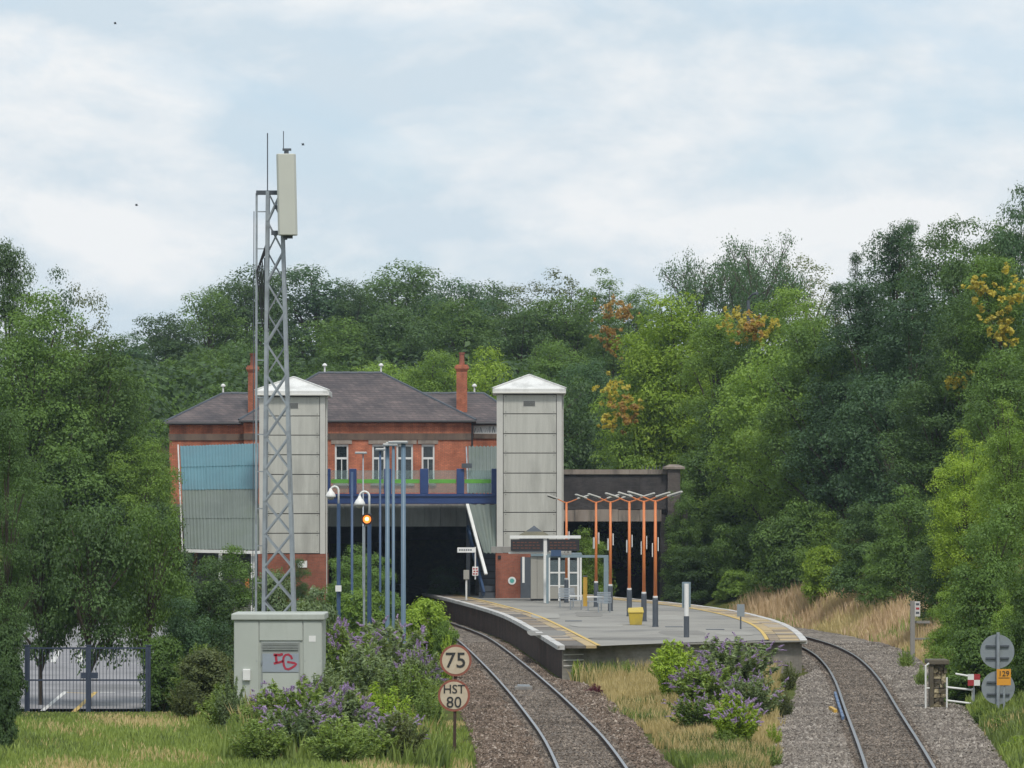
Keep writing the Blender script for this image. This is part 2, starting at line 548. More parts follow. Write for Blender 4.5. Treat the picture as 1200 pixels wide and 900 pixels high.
class MB:
    """collects shapes and links them as ONE mesh object"""

    def __init__(s):
        s.v, s.f, s.m = [], [], []

    def add(s, vs_, fs, mi=0):
        k = len(s.v)
        s.v += [tuple(p) for p in vs_]
        s.f += [tuple(i + k for i in f) for f in fs]
        s.m += [mi] * len(fs)
        return s

    def box(s, x0, x1, y0, y1, z0, z1, mi=0):
        return s.add([(x0, y0, z0), (x1, y0, z0), (x1, y1, z0), (x0, y1, z0), (x0, y0, z1), (x1, y0, z1), (x1, y1, z1), (x0, y1, z1)],
                     [(0, 3, 2, 1), (4, 5, 6, 7), (0, 1, 5, 4), (1, 2, 6, 5), (2, 3, 7, 6), (3, 0, 4, 7)], mi)

    def bar(s, p, q, w, h=None, mi=0, up=(0, 0, 1)):
        p, q = Vector(p), Vector(q)
        h = h or w
        d = (q - p).normalized()
        u = Vector(up)
        if abs(d.dot(u)) > .95:
            u = Vector((0, 1, 0))
        a = d.cross(u).normalized()
        c = a.cross(d).normalized()
        vv = []
        for e in (p, q):
            for sa, sc in ((-1, -1), (1, -1), (1, 1), (-1, 1)):
                vv.append(e + a * (sa * w / 2) + c * (sc * h / 2))
        return s.add(vv, [(0, 1, 2, 3), (7, 6, 5, 4), (0, 4, 5, 1), (1, 5, 6, 2), (2, 6, 7, 3), (3, 7, 4, 0)], mi)

    def tube(s, pts, rad, n=8, mi=0, cap=True):
        pts = [Vector(p) for p in pts]
        if not isinstance(rad, (list, tuple)):
            rad = [rad] * len(pts)
        vv, fs = [], []
        ref = None
        for i, p in enumerate(pts):
            d = (pts[min(i + 1, len(pts) - 1)] - pts[max(i - 1, 0)]).normalized()
            if ref is None:
                ref = Vector((1, 0, 0)) if abs(d.x) < .8 else Vector((0, 1, 0))
            a = (ref - d * ref.dot(d)).normalized()
            ref = a
            c = d.cross(a)
            for k in range(n):
                t = 2 * math.pi * k / n
                vv.append(p + (a * math.cos(t) + c * math.sin(t)) * rad[i])
        for i in range(len(pts) - 1):
            for k in range(n):
                k2 = (k + 1) % n
                fs.append((i * n + k, i * n + k2, (i + 1) * n + k2, (i + 1) * n + k))
        if cap:
            fs.append(tuple(reversed(range(n))))
            fs.append(tuple(range((len(pts) - 1) * n, len(pts) * n)))
        return s.add(vv, fs, mi)

    def lathe(s, prof, n=16, cx=0, cy=0, mi=0):
        vv, fs = [], []
        for r, z in prof:
            for k in range(n):
                t = 2 * math.pi * k / n
                vv.append((cx + r * math.cos(t), cy + r * math.sin(t), z))
        for i in range(len(prof) - 1):
            for k in range(n):
                k2 = (k + 1) % n
                fs.append((i * n + k, i * n + k2, (i + 1) * n + k2, (i + 1) * n + k))
        fs.append(tuple(reversed(range(n))))
        fs.append(tuple(range((len(prof) - 1) * n, len(prof) * n)))
        return s.add(vv, fs, mi)

    def disc(s, c, r, y0, y1, n=28, mi=0):
        """a disc facing the camera: axis along Y"""
        vv = []
        for y in (y0, y1):
            for k in range(n):
                t = 2 * math.pi * k / n
                vv.append((c[0] + r * math.cos(t), y, c[1] + r * math.sin(t)))
        fs = [tuple(range(n)), tuple(reversed(range(n, 2 * n)))]
        for k in range(n):
            k2 = (k + 1) % n
            fs.append((k2, k, n + k, n + k2))
        return s.add(vv, fs, mi)

    def build(s, name, mats, parent=None, origin=None, bevel=0, smooth=False):
        me = bpy.data.meshes.new(name)
        o3 = Vector(origin) if origin is not None else (parent.matrix_basis.translation.copy() if parent else Vector((0, 0, 0)))
        if parent and parent.parent:
            o3 = o3 + parent.parent.matrix_basis.translation
        me.from_pydata([tuple(Vector(p) - o3) for p in s.v], [], s.f)
        me.update()
        o = put(name, me, mats, parent)
        if origin is not None and not parent:
            o.location = origin
        for i, p in enumerate(me.polygons):
            p.material_index = s.m[i]
            p.use_smooth = smooth
        if bevel:
            bv = o.modifiers.new('bevel', 'BEVEL')
            bv.width, bv.segments, bv.limit_method = bevel, 2, 'ANGLE'
        return o


def np_mesh(name, verts, faces, nper, mat_idx=None):
    """verts (n,3), faces (m,nper) -> mesh, quickly"""
    me = bpy.data.meshes.new(name)
    me.vertices.add(len(verts))
    me.vertices.foreach_set('co', np.ascontiguousarray(verts, np.float32).ravel())
    me.loops.add(len(faces) * nper)
    me.loops.foreach_set('vertex_index', np.ascontiguousarray(faces, np.int32).ravel())
    me.polygons.add(len(faces))
    me.polygons.foreach_set('loop_start', np.arange(0, len(faces) * nper, nper, dtype=np.int32))
    if mat_idx is not None:
        me.polygons.foreach_set('material_index', np.ascontiguousarray(mat_idx, np.int32))
    me.update(calc_edges=True)
    return me


def text(body, size, center, mat, parent, name='lettering', depth=.006, bold=0.0):
    """lettering facing the camera, centred on a point"""
    cu = bpy.data.curves.new('lettering', 'FONT')
    cu.body, cu.size, cu.extrude, cu.offset = body, size, depth, bold
    cu.align_x, cu.align_y = 'CENTER', 'CENTER'
    cu.resolution_u = 3
    t = bpy.data.objects.new('t', cu)
    COL.objects.link(t)
    dg = bpy.context.evaluated_depsgraph_get()
    me = bpy.data.meshes.new_from_object(t.evaluated_get(dg))
    bpy.data.objects.remove(t)
    me.materials.clear()
    o = put(name, me, mat, parent)
    c = Vector(center) - (parent.matrix_basis.translation if parent else Vector((0, 0, 0)))
    o.location = c
    o.rotation_euler = (R(90), 0, 0)
    return o


rng = np.random.default_rng(11)

# ------------------------------------------------------------------ SETTING: ground, ballast, tracks
gx = np.concatenate([np.array([-3000, -1500, -700, -350, -180, -100, -70, -50]), np.arange(-40, 50, .8), np.array([52, 60, 80, 120, 200, 400, 900, 1800, 3000])])
gy = np.concatenate([np.array([-400, -100, 0, 40, 60, 72]), np.arange(80, 290, 1.0), np.arange(290, 480, 5), np.array([500, 560, 650, 800, 1100, 1700, 2600, 4000])])
GX, GY = np.meshgrid(gx, gy)
GZ = zt(GX, GY)
nx, ny = len(gx), len(gy)
idx = np.arange(nx * ny).reshape(ny, nx)
gf = np.stack([idx[:-1, :-1], idx[:-1, 1:], idx[1:, 1:], idx[1:, :-1]], -1).reshape(-1, 4)
ground = put('ground', np_mesh('ground', np.stack([GX, GY, GZ], -1).reshape(-1, 3), gf, 4), m_ground)
tag(ground, 'grassy ground with banks rising beside the railway and a wooded hill behind', 'ground', kind='structure')
for p in ground.data.polygons:
    p.use_smooth = True


def ballast_strip(name, cf, lo, hi, d0, d1, mats, label, inner=1.25):
    ds = np.arange(d0, d1, .35)
    us = np.concatenate([np.linspace(-1, 1, 27)])
    D_, U_ = np.meshgrid(ds, us, indexing='ij')
    c = cf(D_)
    lo_ = np.array([lo(d) for d in ds])[:, None] + .22 * wob(ds * 2.1, ds, 1)[:, None]
    hi_ = np.array([hi(d) for d in ds])[:, None] + .22 * wob(ds * 1.7, ds + 5, 1)[:, None]
    X_ = c + np.where(U_ < 0, -U_ * lo_, U_ * hi_)
    off = np.where(U_ < 0, -U_ * lo_, U_ * hi_)
    edge = sst(.78, 1.0, np.abs(U_))
    Z_ = BAL + .0 + rng.normal(0, .016, X_.shape) - edge * .16 + .03 * sst(.9, 1.6, np.abs(off)) * (1 - edge)
    n1, n2 = X_.shape
    ix = np.arange(n1 * n2).reshape(n1, n2)
    f = np.stack([ix[:-1, :-1], ix[:-1, 1:], ix[1:, 1:], ix[1:, :-1]], -1).reshape(-1, 4)
    mid = .5 * (off[:-1, :-1] + off[1:, 1:]).reshape(-1)
    me = np_mesh(name, np.stack([X_, D_, Z_], -1).reshape(-1, 3), f, 4, (np.abs(mid) < inner).astype(np.int32))
    o = put(name, me, mats)
    return tag(o, label, 'ballast', kind='structure')


L_LO = lambda d: -2.5 + .6 * float(sst(160, 200, d))
L_HI = lambda d: 1.95 + .45 * float(sst(105, 125, d)) - .95 * float(sst(140, 147, d))
R_LO = lambda d: -2.95 + .9 * float(sst(110, 140, d)) + .6 * float(sst(146, 153, d))
R_HI = lambda d: 2.5 + min(1.4, max(0, (d - 94) * .014))
ballast_strip('ballast_bed', CL, L_LO, L_HI, 40, 272, [brown_ballast, track_ballast], 'brown stained ballast bed under the left track beside the speed signs')
ballast_strip('ballast_bed', CR, R_LO, R_HI, 40, 272, [grey_ballast, track_ballast], 'pale grey ballast bed under the curving right track')


def stones(name, cf, lo, hi, d0, d1, n, mats, label, inner=1.0):
    D_ = d0 + (d1 - d0) * rng.random(n) ** 1.6
    l = np.array([lo(d) for d in D_])
    h = np.array([hi(d) for d in D_])
    off = l + (h - l) * rng.random(n)
    keep = (np.abs(np.abs(off) - .7525) > .1)
    off, D_, l, h = off[keep], D_[keep], l[keep], h[keep]
    n = len(off)
    X_ = cf(D_) + off
    s = rng.uniform(.022, .05, n) * np.where(np.abs(off) < .7, .85, 1.1)
    Z_ = BAL + .02 + .03 * sst(.9, 1.6, np.abs(off)) - .1 * sst(.82, 1, np.abs(off) / np.maximum(np.abs(np.where(off < 0, l, h)), .1))
    base = np.array([(1, 0, 0), (-1, 0, 0), (0, 1, 0), (0, -1, 0), (0, 0, .8), (0, 0, -.8)], float)
    v = base[None] * rng.uniform(.55, 1.25, (n, 6, 1)) + rng.normal(0, .22, (n, 6, 3))
    v = v * s[:, None, None]
    a = rng.random(n) * 6.28
    ca, sa = np.cos(a)[:, None], np.sin(a)[:, None]
    v = np.stack([v[..., 0] * ca - v[..., 1] * sa, v[..., 0] * sa + v[..., 1] * ca, v[..., 2]], -1)
    v += np.stack([X_, D_, Z_], -1)[:, None, :]
    t = np.array([(0, 2, 4), (2, 1, 4), (1, 3, 4), (3, 0, 4)])
    f = (t[None] + (np.arange(n) * 6)[:, None, None]).reshape(-1, 3)
    me = np_mesh(name, v.reshape(-1, 3), f, 3, np.repeat((np.abs(off) < inner).astype(np.int32), 4))
    o = put(name, me, mats)
    return tag(o, label, 'gravel', kind='stuff')


def island_stone(name, stops):
    m, nt, b, out = nodes_of(name)
    geo = nt.nodes.new('ShaderNodeNewGeometry')
    col = ramp(nt, geo.outputs['Random Per Island'], stops)
    f = noise(nt, geo.outputs['Position'], .5, 4, .6)
    col = mixc(nt, 1.0, col, ramp(nt, f, [(.35, (.62, .6, .58)), (.65, (1.15, 1.12, 1.1))]), 'MULTIPLY')
    nt.links.new(col, b.inputs['Base Color'])
    b.inputs['Roughness'].default_value = .9
    b.inputs['Specular IOR Level'].default_value = .2
    return m


st_brown = island_stone('stone_brown', [(.0, (.06, .044, .034)), (.55, (.175, .133, .103)), (.9, (.27, .215, .175)), (1.0, (.42, .37, .32))])
st_grey = island_stone('stone_grey', [(.0, (.12, .105, .095)), (.5, (.23, .205, .18)), (.9, (.33, .3, .265)), (1.0, (.45, .42, .38))])
st_track = island_stone('stone_track', [(.0, (.07, .058, .048)), (.6, (.185, .155, .13)), (1.0, (.33, .285, .24))])
stones('ballast_stones', CL, L_LO, L_HI, 84, 185, 46000, [st_brown, st_track], 'loose brown ballast stones around the left track')
stones('ballast_stones', CR, R_LO, R_HI, 84, 185, 50000, [st_grey, st_track], 'loose pale grey ballast stones around the right track')


def track(cf, label):
    t = root('railway_track', label, 'railway track', (0, 0, 0), kind='structure')
    ds = np.concatenate([np.arange(40, 272, 1.5)])
    prof = [(-.07, -.155), (.07, -.155), (.07, -.14), (.012, -.125), (.012, -.045), (.036, -.035), (.036, -.008), (.028, 0), (-.028, 0), (-.036, -.008), (-.036, -.035), (-.012, -.045), (-.012, -.125), (-.07, -.14)]
    for sgn in (-1, 1):
        m = MB()
        n = len(prof)
        vv, fs, mi = [], [], []
        for i, d in enumerate(ds):
            sl = float(cf(d + .5) - cf(d - .5))
            for a, z in prof:
                o = sgn * .7525 + a
                vv.append((float(cf(d)) + o * math.sqrt(1 + sl * sl * 0), d, z))
        for i in range(len(ds) - 1):
            for k in range(n):
                k2 = (k + 1) % n
                m_ = 1 if k in (6, 7, 8) else 0
                fs.append((i * n + k, (i + 1) * n + k, (i + 1) * n + k2, i * n + k2))
                mi.append(m_)
        m.v, m.f, m.m = vv, fs, mi
        m.build('rail', [rail_rust, rail_shine], t)
    sm = MB().box(-1.3, 1.3, -.13, .13, -.25, BAL + .012)
    proto = None
    for d in np.arange(72, 178, .72):
        if proto is None:
            proto = sm.build('sleeper', sleeper_mat, t, bevel=0)
            s = proto
        else:
            s = proto.copy()
            COL.objects.link(s)
        s.location = (float(cf(d)), d, float(rng.normal(0, .006)))
        s.rotation_euler = (0, 0, -math.atan(float(cf(d + 1) - cf(d - 1)) / 2))
    return t


track(CL, 'left railway track curving past the speed signs to the left face of the platform')
track(CR, 'right railway track curving round the right face of the platform')

# ------------------------------------------------------------------ car park with painted bays
cp = MB()
cp.add([(-46, 121.5, 0), (-9.4, 121.5, 0), (-9.4, 214, 0), (-46, 214, 0)], [(0, 1, 2, 3)])
cp.box(-46, -9.4, 214, 214.25, -.1, .12)
cpo = cp.build('car_park', car_asphalt)
tag(cpo, 'empty asphalt car park behind the blue gates', 'car park', kind='structure')


def stripe(name, p, q, w, m, parent):
    a, b2 = Vector(gpix(*p)), Vector(gpix(*q))
    a.z = b2.z = .005
    d = (b2 - a).normalized()
    n = Vector((-d.y, d.x, 0)) * w / 2
    mb = MB().add([a - n, a + n, b2 + n, b2 - n], [(0, 3, 2, 1)])
    me = mb.build(name, m, parent)
    return me


for p, q, w, m in (((50, 833), (77, 810.5), .14, white_line), ((78, 811.5), (112, 813), .14, yellow_line), ((112, 811), (78, 842), .14, yellow_line),
                   ((117, 811.5), (135, 811.5), .35, white_line), ((153, 812), (166, 812), .3, white_line), ((62, 776), (69, 762), .2, white_line), ((92, 776), (97, 765), .2, white_line),
                   ((40, 777), (92, 776), .12, white_line)):
    stripe('bay_marking', p, q, w, m, cpo)

# ------------------------------------------------------------------ island platform
pl = root('island_platform', 'curved island platform with pale edge slabs between the two tracks', 'railway platform', (0, 0, 0), kind='structure')
ds = np.arange(147.5, 268, 1.0)


def pf(d):      # left and right edges
    return float(CL(d)) + 1.47, float(CR(d)) - 1.47


def front(u, lr):   # the end wall runs slightly askew
    return 147.5 + 6.5 * u


def edge_pt(side, d, off):
    """a point off metres in from an edge; the right edge starts later"""
    l, r = pf(d)
    return (l + off) if side < 0 else (r - off)


mb = MB()
vv, fs = [], []
NX = 12
for d in ds:
    for k in range(NX + 1):
        u = k / NX
        dd = max(d, 147.5 + 6.5 * u)
        l, r = pf(dd)
        l, r = l + 1.45, r - 1.45
        if r < l + .2:
            mid = (l + r) / 2
            l, r = mid - .1, mid + .1
        vv.append((l + (r - l) * u, dd, PZ + .012 * math.sin(u * math.pi)))
for i in range(len(ds) - 1):
    for k in range(NX):
        a = i * (NX + 1) + k
        fs.append((a, a + 1, a + NX + 2, a + NX + 1))
mb.add(vv, fs)
mb.build('platform_surface', asphalt, pl)
# end wall of dark brick, and the two side walls set back under the coping
mb = MB()
l0, r0 = pf(147.7)[0] + .18, pf(154.2)[1] - .18
mb.add([(l0, 147.75, -.3), (r0, 154.3, -.3), (r0, 154.3, PZ - .06), (l0, 147.75, PZ - .06), (l0, 148.1, -.3), (r0, 154.7, -.3), (r0, 154.7, PZ - .06), (l0, 148.1, PZ - .06)],
       [(0, 1, 2, 3), (4, 7, 6, 5), (3, 2, 6, 7), (0, 3, 7, 4), (1, 5, 6, 2)])
mb.build('end_wall', masonry('platform_end_brick', (.33, .31, .29), (.25, .235, .22), (.3, .285, .265), .225, .075, dirt=(.27, .25, .2)), pl)
cap = MB()
l1, r1 = pf(147.5)[0] + .02, pf(154)[1] - .02
cap.add([(l1, 147.45, PZ - .055), (r1, 153.98, PZ - .055), (r1, 153.98, PZ - .01), (l1, 147.45, PZ - .01), (l1, 148.0, PZ - .055), (r1, 154.55, PZ - .055), (r1, 154.55, PZ - .01), (l1, 148.0, PZ - .01)],
        [(0, 1, 2, 3), (4, 7, 6, 5), (3, 2, 6, 7), (0, 3, 7, 4), (1, 5, 6, 2), (0, 4, 5, 1)])
cap.build('end_coping', asphalt, pl)
for side in (-1, 1):
    d0 = 147.5 if side < 0 else 154.0
    dd = np.arange(d0 + .3, 268, 1.2)
    w = MB()
    vv = []
    for d in dd:
        x = edge_pt(side, d, .2)
        vv += [(x, d, -.3), (x, d, PZ - .12)]
    w.add(vv, [((2 * i, 2 * i + 1, 2 * i + 3, 2 * i + 2) if side > 0 else (2 * i, 2 * i + 2, 2 * i + 3, 2 * i + 1)) for i in range(len(dd) - 1)])
    w.build('side_wall', brick_dirty, pl)
    # coping stones, paving slabs one by one, the buff strip and the yellow line
    L = 1.5
    k = 0
    d = d0
    while d < 238:
        q = 6
        e = d + L - .02

        def strip(o0, o1, z0, z1):
            m_ = MB()
            vv_ = []
            for t in (d, (d + e) / 2, e):
                xa, xb = edge_pt(side, t, o0), edge_pt(side, t, o1)
                vv_ += [(xa, t, z0), (xb, t, z0), (xb, t, z1), (xa, t, z1)]
            f_ = []
            for i in range(2):
                a = i * 4
                for j in range(4):
                    j2 = (j + 1) % 4
                    f_.append((a + j, a + j2, a + 4 + j2, a + 4 + j))
            f_ += [(3, 2, 1, 0), (8, 9, 10, 11)]
            return m_.add(vv_, f_)
        dz = float(rng.normal(0, .004))
        strip(0, .26, PZ - .13, PZ + .016 + dz).build('coping_stone', coping_mat, pl)
        pick = rng.random()
        ms = (slab_a, slab_b, slab_c)[0 if pick < .45 else (1 if pick < .8 else 2)] if side < 0 else (slab_a, slab_c, tactile)[int(pick * 3)]
        strip(.275, .98, PZ - .08, PZ + .008 + dz).build('paving_slab', ms, pl)
        strip(.995, 1.36, PZ - .08, PZ + .01 + float(rng.normal(0, .003))).build('buff_slab', tactile if rng.random() < .75 else slab_a, pl)
        d += L
        k += 1
    yl = MB()
    vv = []
    dd = np.arange(d0 + .2, 238, 1.0)
    for t in dd:
        xa, xb = edge_pt(side, t, 1.38), edge_pt(side, t, 1.52)
        vv += [(xa, t, PZ + .018), (xb, t, PZ + .018)]
    yl.add(vv, [((2 * i, 2 * i + 1, 2 * i + 3, 2 * i + 2) if side < 0 else (2 * i, 2 * i + 2, 2 * i + 3, 2 * i + 1)) for i in range(len(dd) - 1)])
    yl.build('yellow_line', yellow_line, pl)
patch_mat = worn('patch_asphalt', (.225, .215, .195), (.18, .172, .158), .8, .9, bmp=.4)
patch_pale = worn('patch_asphalt_pale', (.33, .32, .29), (.28, .27, .245), .8, .9, bmp=.4)
pr_ = random.Random(8)
for (px, py, w, h, mt) in ((640, 742, 1.6, 7, patch_mat), (700, 733, 2.2, 5, patch_pale), (800, 742, 1.8, 6, patch_mat), (860, 743, 1.4, 4, patch_pale), (735, 748, 3.0, 2.6, patch_mat), (690, 720, 1.2, 9, patch_mat), (780, 724, 1.5, 8, patch_pale), (640, 722, 1.3, 8, patch_pale)):
    c = gpix(px, py, PZ)
    vv = []
    for k in range(14):
        a = k / 14 * 6.283
        q_ = max(abs(math.cos(a)), abs(math.sin(a)))
        vv.append((c[0] + math.cos(a) / q_ * w / 2 * pr_.uniform(.88, 1.05), c[1] + math.sin(a) / q_ * h / 2 * pr_.uniform(.9, 1.05), PZ + .017))
    MB().add(vv, [tuple(range(14))]).build('tarmac_patch', mt, pl)
for (px, py) in ((672, 728), (790, 735), (838, 738)):
    c = gpix(px, py, PZ)
    MB().box(c[0] - .35, c[0] + .35, c[1] - .4, c[1] + .4, PZ, PZ + .024).build('drain_cover', slate_grey, pl)
for i in range(3):   # white lines painted on the corner of the end wall
    z = .62 - i * .19
    MB().add([(l0 + .05, 147.74, z), (l0 + .75, 148.18 - .02, z), (l0 + .75, 148.18 - .02, z + .035), (l0 + .05, 147.74, z + .035)], [(0, 1, 2, 3)]).build('white_mark', white_line, pl)

# ------------------------------------------------------------------ road bridge
br_ = root('road_bridge', 'road bridge over the tracks with concrete edge beam left and dark brick parapet right', 'bridge', (0, 240, 0))
for i in range(11):          # concrete edge beam units over the left opening
    x0 = -11.6 + i * .86
    MB().box(x0, x0 + .845, 231, 232.2, 4.73, 5.86).build('beam_unit', concrete, br_)
MB().box(-20.6, -2.0, 232.25, 276, 4.95, 5.95).build('deck', concrete_grey, br_)
MB().box(2.3, 9.5, 240.7, 276, 5.0, 5.95).build('deck', concrete_grey, br_)
MB().box(-1.99, 2.29, 233, 276, -.3, 5.95).build('pier', brick_blue, br_)
MB().box(-13.5, -11.65, 231.2, 276, -.3, 4.94).build('abutment', brick_dirty, br_)
MB().box(8.35, 9.9, 240.2, 276, -.3, 5.94).build('abutment', brick_blue, br_)
MB().box(-13.5, 11, 275, 276.5, -.3, 4.93).build('light_block_wall', brick_blue, br_)  # added wall closing the far end, so both openings stay dark
for i in range(5):           # stone lintel blocks
    x0 = 2.32 + i * 1.22
    MB().box(x0, x0 + 1.2, 239.9 + .02 * (i % 2), 240.69, 4.98, 5.62 + .02 * (i % 3)).build('lintel_stone', stone, br_)
MB().box(2.32, 8.8, 240.0, 240.68, 5.66, 7.62).build('parapet', brick_blue, br_)
for i in range(6):
    x0 = 2.3 + i * 1.08
    MB().box(x0, x0 + 1.07, 239.88, 240.8, 7.63, 7.9).build('coping_stone', stone, br_)
MB().box(8.75, 9.45, 239.6, 241.0, 4.6, 7.9).build('pilaster', masonry('pier_brick', (.15, .13, .125), (.1, .09, .09), (.13, .12, .11), .225, .075, dirt=(.06, .07, .05)), br_)
m = MB()
m.add([(8.5, 239.45, 7.92), (9.7, 239.45, 7.92), (9.7, 241.1, 7.92), (8.5, 241.1, 7.92), (8.5, 239.45, 8.04), (9.7, 239.45, 8.04), (9.7, 241.1, 8.04), (8.5, 241.1, 8.04), (8.85, 239.8, 8.18), (9.35, 239.8, 8.18), (9.35, 240.7, 8.18), (8.85, 240.7, 8.18)],
      [(0, 3, 2, 1), (0, 1, 5, 4), (1, 2, 6, 5), (2, 3, 7, 6), (3, 0, 4, 7), (4, 5, 9, 8), (5, 6, 10, 9), (6, 7, 11, 10), (7, 4, 8, 11), (8, 9, 10, 11)])
m.build('pilaster_cap', stone, br_)
for i in range(7):
    MB().add([(7.3 + i * .2, 240.3, 7.9), (7.36 + i * .2, 240.3, 7.9), (7.33 + i * .2, 240.3, 8.22), (7.33 + i * .2, 240.34, 7.9)], [(0, 1, 2), (1, 3, 2), (3, 0, 2), (0, 3, 1)]).build('spike', slate_grey, br_)

# ------------------------------------------------------------------ footbridge with glass sides
fb = root('footbridge', 'blue steel footbridge with glass sides between the two lift towers', 'footbridge', (-5, 229, 0))
S_ = 229 / FPX
MB().box(-9.95, -.72, 228.5, 230.6, 5.95, 6.42).build('deck_beam', blue_paint, fb, bevel=.03)
MB().box(-9.95, -.72, 228.42, 228.5, 6.36, 6.5).build('deck_flange', blue_paint, fb)
px_ = [(-9.95, -9.72), (-8.72, -8.33), (-6.85, -6.47), (-4.93, -4.48), (-2.97, -2.56), (-1.1, -.74)]
for a, b_ in px_:
    MB().box(a, b_, 228.45, 228.75, 6.5, 7.84).build('post', blue_paint, fb, bevel=.02)
for (a, b_), (c, d) in zip(px_[:-1], px_[1:]):
    gp = MB().box(b_ + .01, c - .01, 228.6, 228.615, 6.55, 7.75).build('glass_pane', pane_glass, fb)
    MB().box(b_ + .02, c - .02, 228.59, 228.597, 7.06, 7.27).build('green_band', green_film, gp)
MB().box(-2.7, -2.15, 228.3, 229.2, 7.88, 8.12).build('post_cap', slate_grey, fb)

# ------------------------------------------------------------------ lift towers


def lift_tower(x0, x1, y0, zb, ztop, zap, joints, label, door=False):
    t = root('lift_tower', label, 'lift tower', ((x0 + x1) / 2, y0 + 1.6, PZ))
    y1 = y0 + 3.2
    MB().box(x0 + .06, x1 - .06, y0 + .06, y1 - .06, zb, ztop).build('core', joint, t)
    MB().box(x0 - .06, x1 + .04, y0 - .08, y1 + .05, -.2, zb - .02).build('brick_base', brick_pale, t)
    zs = [ztop - .02] + joints + [zb + .01]
    wt_ = .36
    for i in range(len(zs) - 1):
        a, c = zs[i + 1] + .022, zs[i] - .022
        MB().box(x0 + wt_, x1 - .3, y0, y0 + .055, a, c).build('panel', clad, t, bevel=.008)
        MB().box(x0 + .0, x0 + .055, y0 + .1, y1 - .1, a, c).build('side_panel', clad, t)
        MB().box(x1 - .055, x1, y0 + .1, y1 - .1, a, c).build('side_panel', clad, t)
    for a, c in ((x0, x0 + wt_ - .03), (x1 - .27, x1)):
        MB().box(a, c, y0 - .02, y0 + .07, zb, ztop - .01).build('corner_trim', clad_trim, t)
    e = .22
    r = MB()
    xa, xb, ya, yb = x0 - e, x1 + e, y0 - e, y1 + e
    cx, cy = (x0 + x1) / 2, (y0 + y1) / 2
    z0, z1 = ztop + .02, ztop + .3
    r.add([(xa, ya, z0), (xb, ya, z0), (xb, yb, z0), (xa, yb, z0), (xa, ya, z1), (xb, ya, z1), (xb, yb, z1), (xa, yb, z1), (cx, cy, zap)],
          [(0, 3, 2, 1), (0, 1, 5, 4), (1, 2, 6, 5), (2, 3, 7, 6), (3, 0, 4, 7), (4, 5, 8), (5, 6, 8), (6, 7, 8), (7, 4, 8)])
    ro = r.build('roof', white_roof, t, bevel=.03)
    for k, (ex, ey) in enumerate(((xa, ya), (xb, ya))):
        MB().bar((ex, ey, z1 + .03), (cx, cy, zap + .03), .09, .05).build('hip_cap', white_roof, ro)
    MB().tube([(xa + .03, ya - .05, z0 + .05), (xb - .03, ya - .05, z0 + .05)], .055, 8).build('gutter', clad_trim, t)
    MB().tube([(x1 + .05, y0 + .3, z0), (x1 + .05, y0 + .3, .95)], .045, 8).build('downpipe', clad_trim, t)
    vt = MB().box(cx - .35, cx + .35, y0 - .012, y0 - .001, zs[0] - .62, zs[0] - .3).build('vent_frame', clad_trim, t)
    for k in range(5):
        MB().box(cx - .31, cx + .31, y0 - .03, y0 - .013, zs[0] - .59 + k * .055, zs[0] - .565 + k * .055).build('vent_slat', joint, vt)
    for i in range(len(zs) - 1):
        for xx in (x0 + wt_ + .12, x1 - .42):
            for zz in (zs[i] - .1, zs[i + 1] + .1):
                MB().box(xx - .018, xx + .018, y0 - .008, y0 - .001, zz - .018, zz + .018).build('fixing', joint, t)
    return t


def zr(y, D):
    return CAMH - (y - HOR) * D / FPX


tR = lift_tower(-.81, 2.64, 226, zr(648, 226), zr(462, 226), zr(439.5, 227.6), [zr(y, 226) for y in (485, 508.3, 531, 554.5, 577.5, 600.5, 623)],
                'grey panelled lift tower with white pyramid roof behind the platform shelter')
tL = lift_tower(-13.15, -9.72, 222, zr(649, 222), zr(464.5, 222), zr(442, 223.6), [zr(y, 222) for y in (487.5, 510, 533, 556, 579, 602, 625)],
                'grey panelled lift tower with white pyramid roof behind the lattice mast')
sx, sz = pix(600, 680.5, 225.9)[0], zr(680.5, 225.9)
MB().disc((sx, sz), .21, 225.88, 225.91).build('round_notice', white_paint, tR, smooth=False)
MB().disc((sx, sz), .13, 225.86, 225.879, n=6).build('notice_print', teal_sign, tR)
MB().box(pix(583.5, 0, 226)[0], pix(587, 0, 226)[0], 225.86, 225.92, zr(655, 226), zr(651, 226)).build('vent', black, tR)
MB().box(pix(610, 0, 226)[0], pix(624, 0, 226)[0], 225.85, 225.915, PZ, zr(653, 226)).build('door', slate_grey, tR)
MB().box(pix(349, 0, 222)[0], pix(360, 0, 222)[0], 221.86, 221.915, zr(665, 222), zr(657, 222)).build('notice', white_paint, tL)
MB().box(pix(364, 0, 222)[0], pix(370, 0, 222)[0], 221.86, 221.915, zr(696, 222), zr(689, 222)).build('notice', white_paint, tL)

# ------------------------------------------------------------------ station building on the bridge
BD = 242.0
sb = root('station_building', 'red brick station building with slate hipped roofs on the road bridge', 'building', (-8, BD, 6))
bx = lambda x, D=BD: (x - 600) * D / FPX
bz = lambda y, D=BD: CAMH - (y - HOR) * D / FPX
EAVE = bz(495)
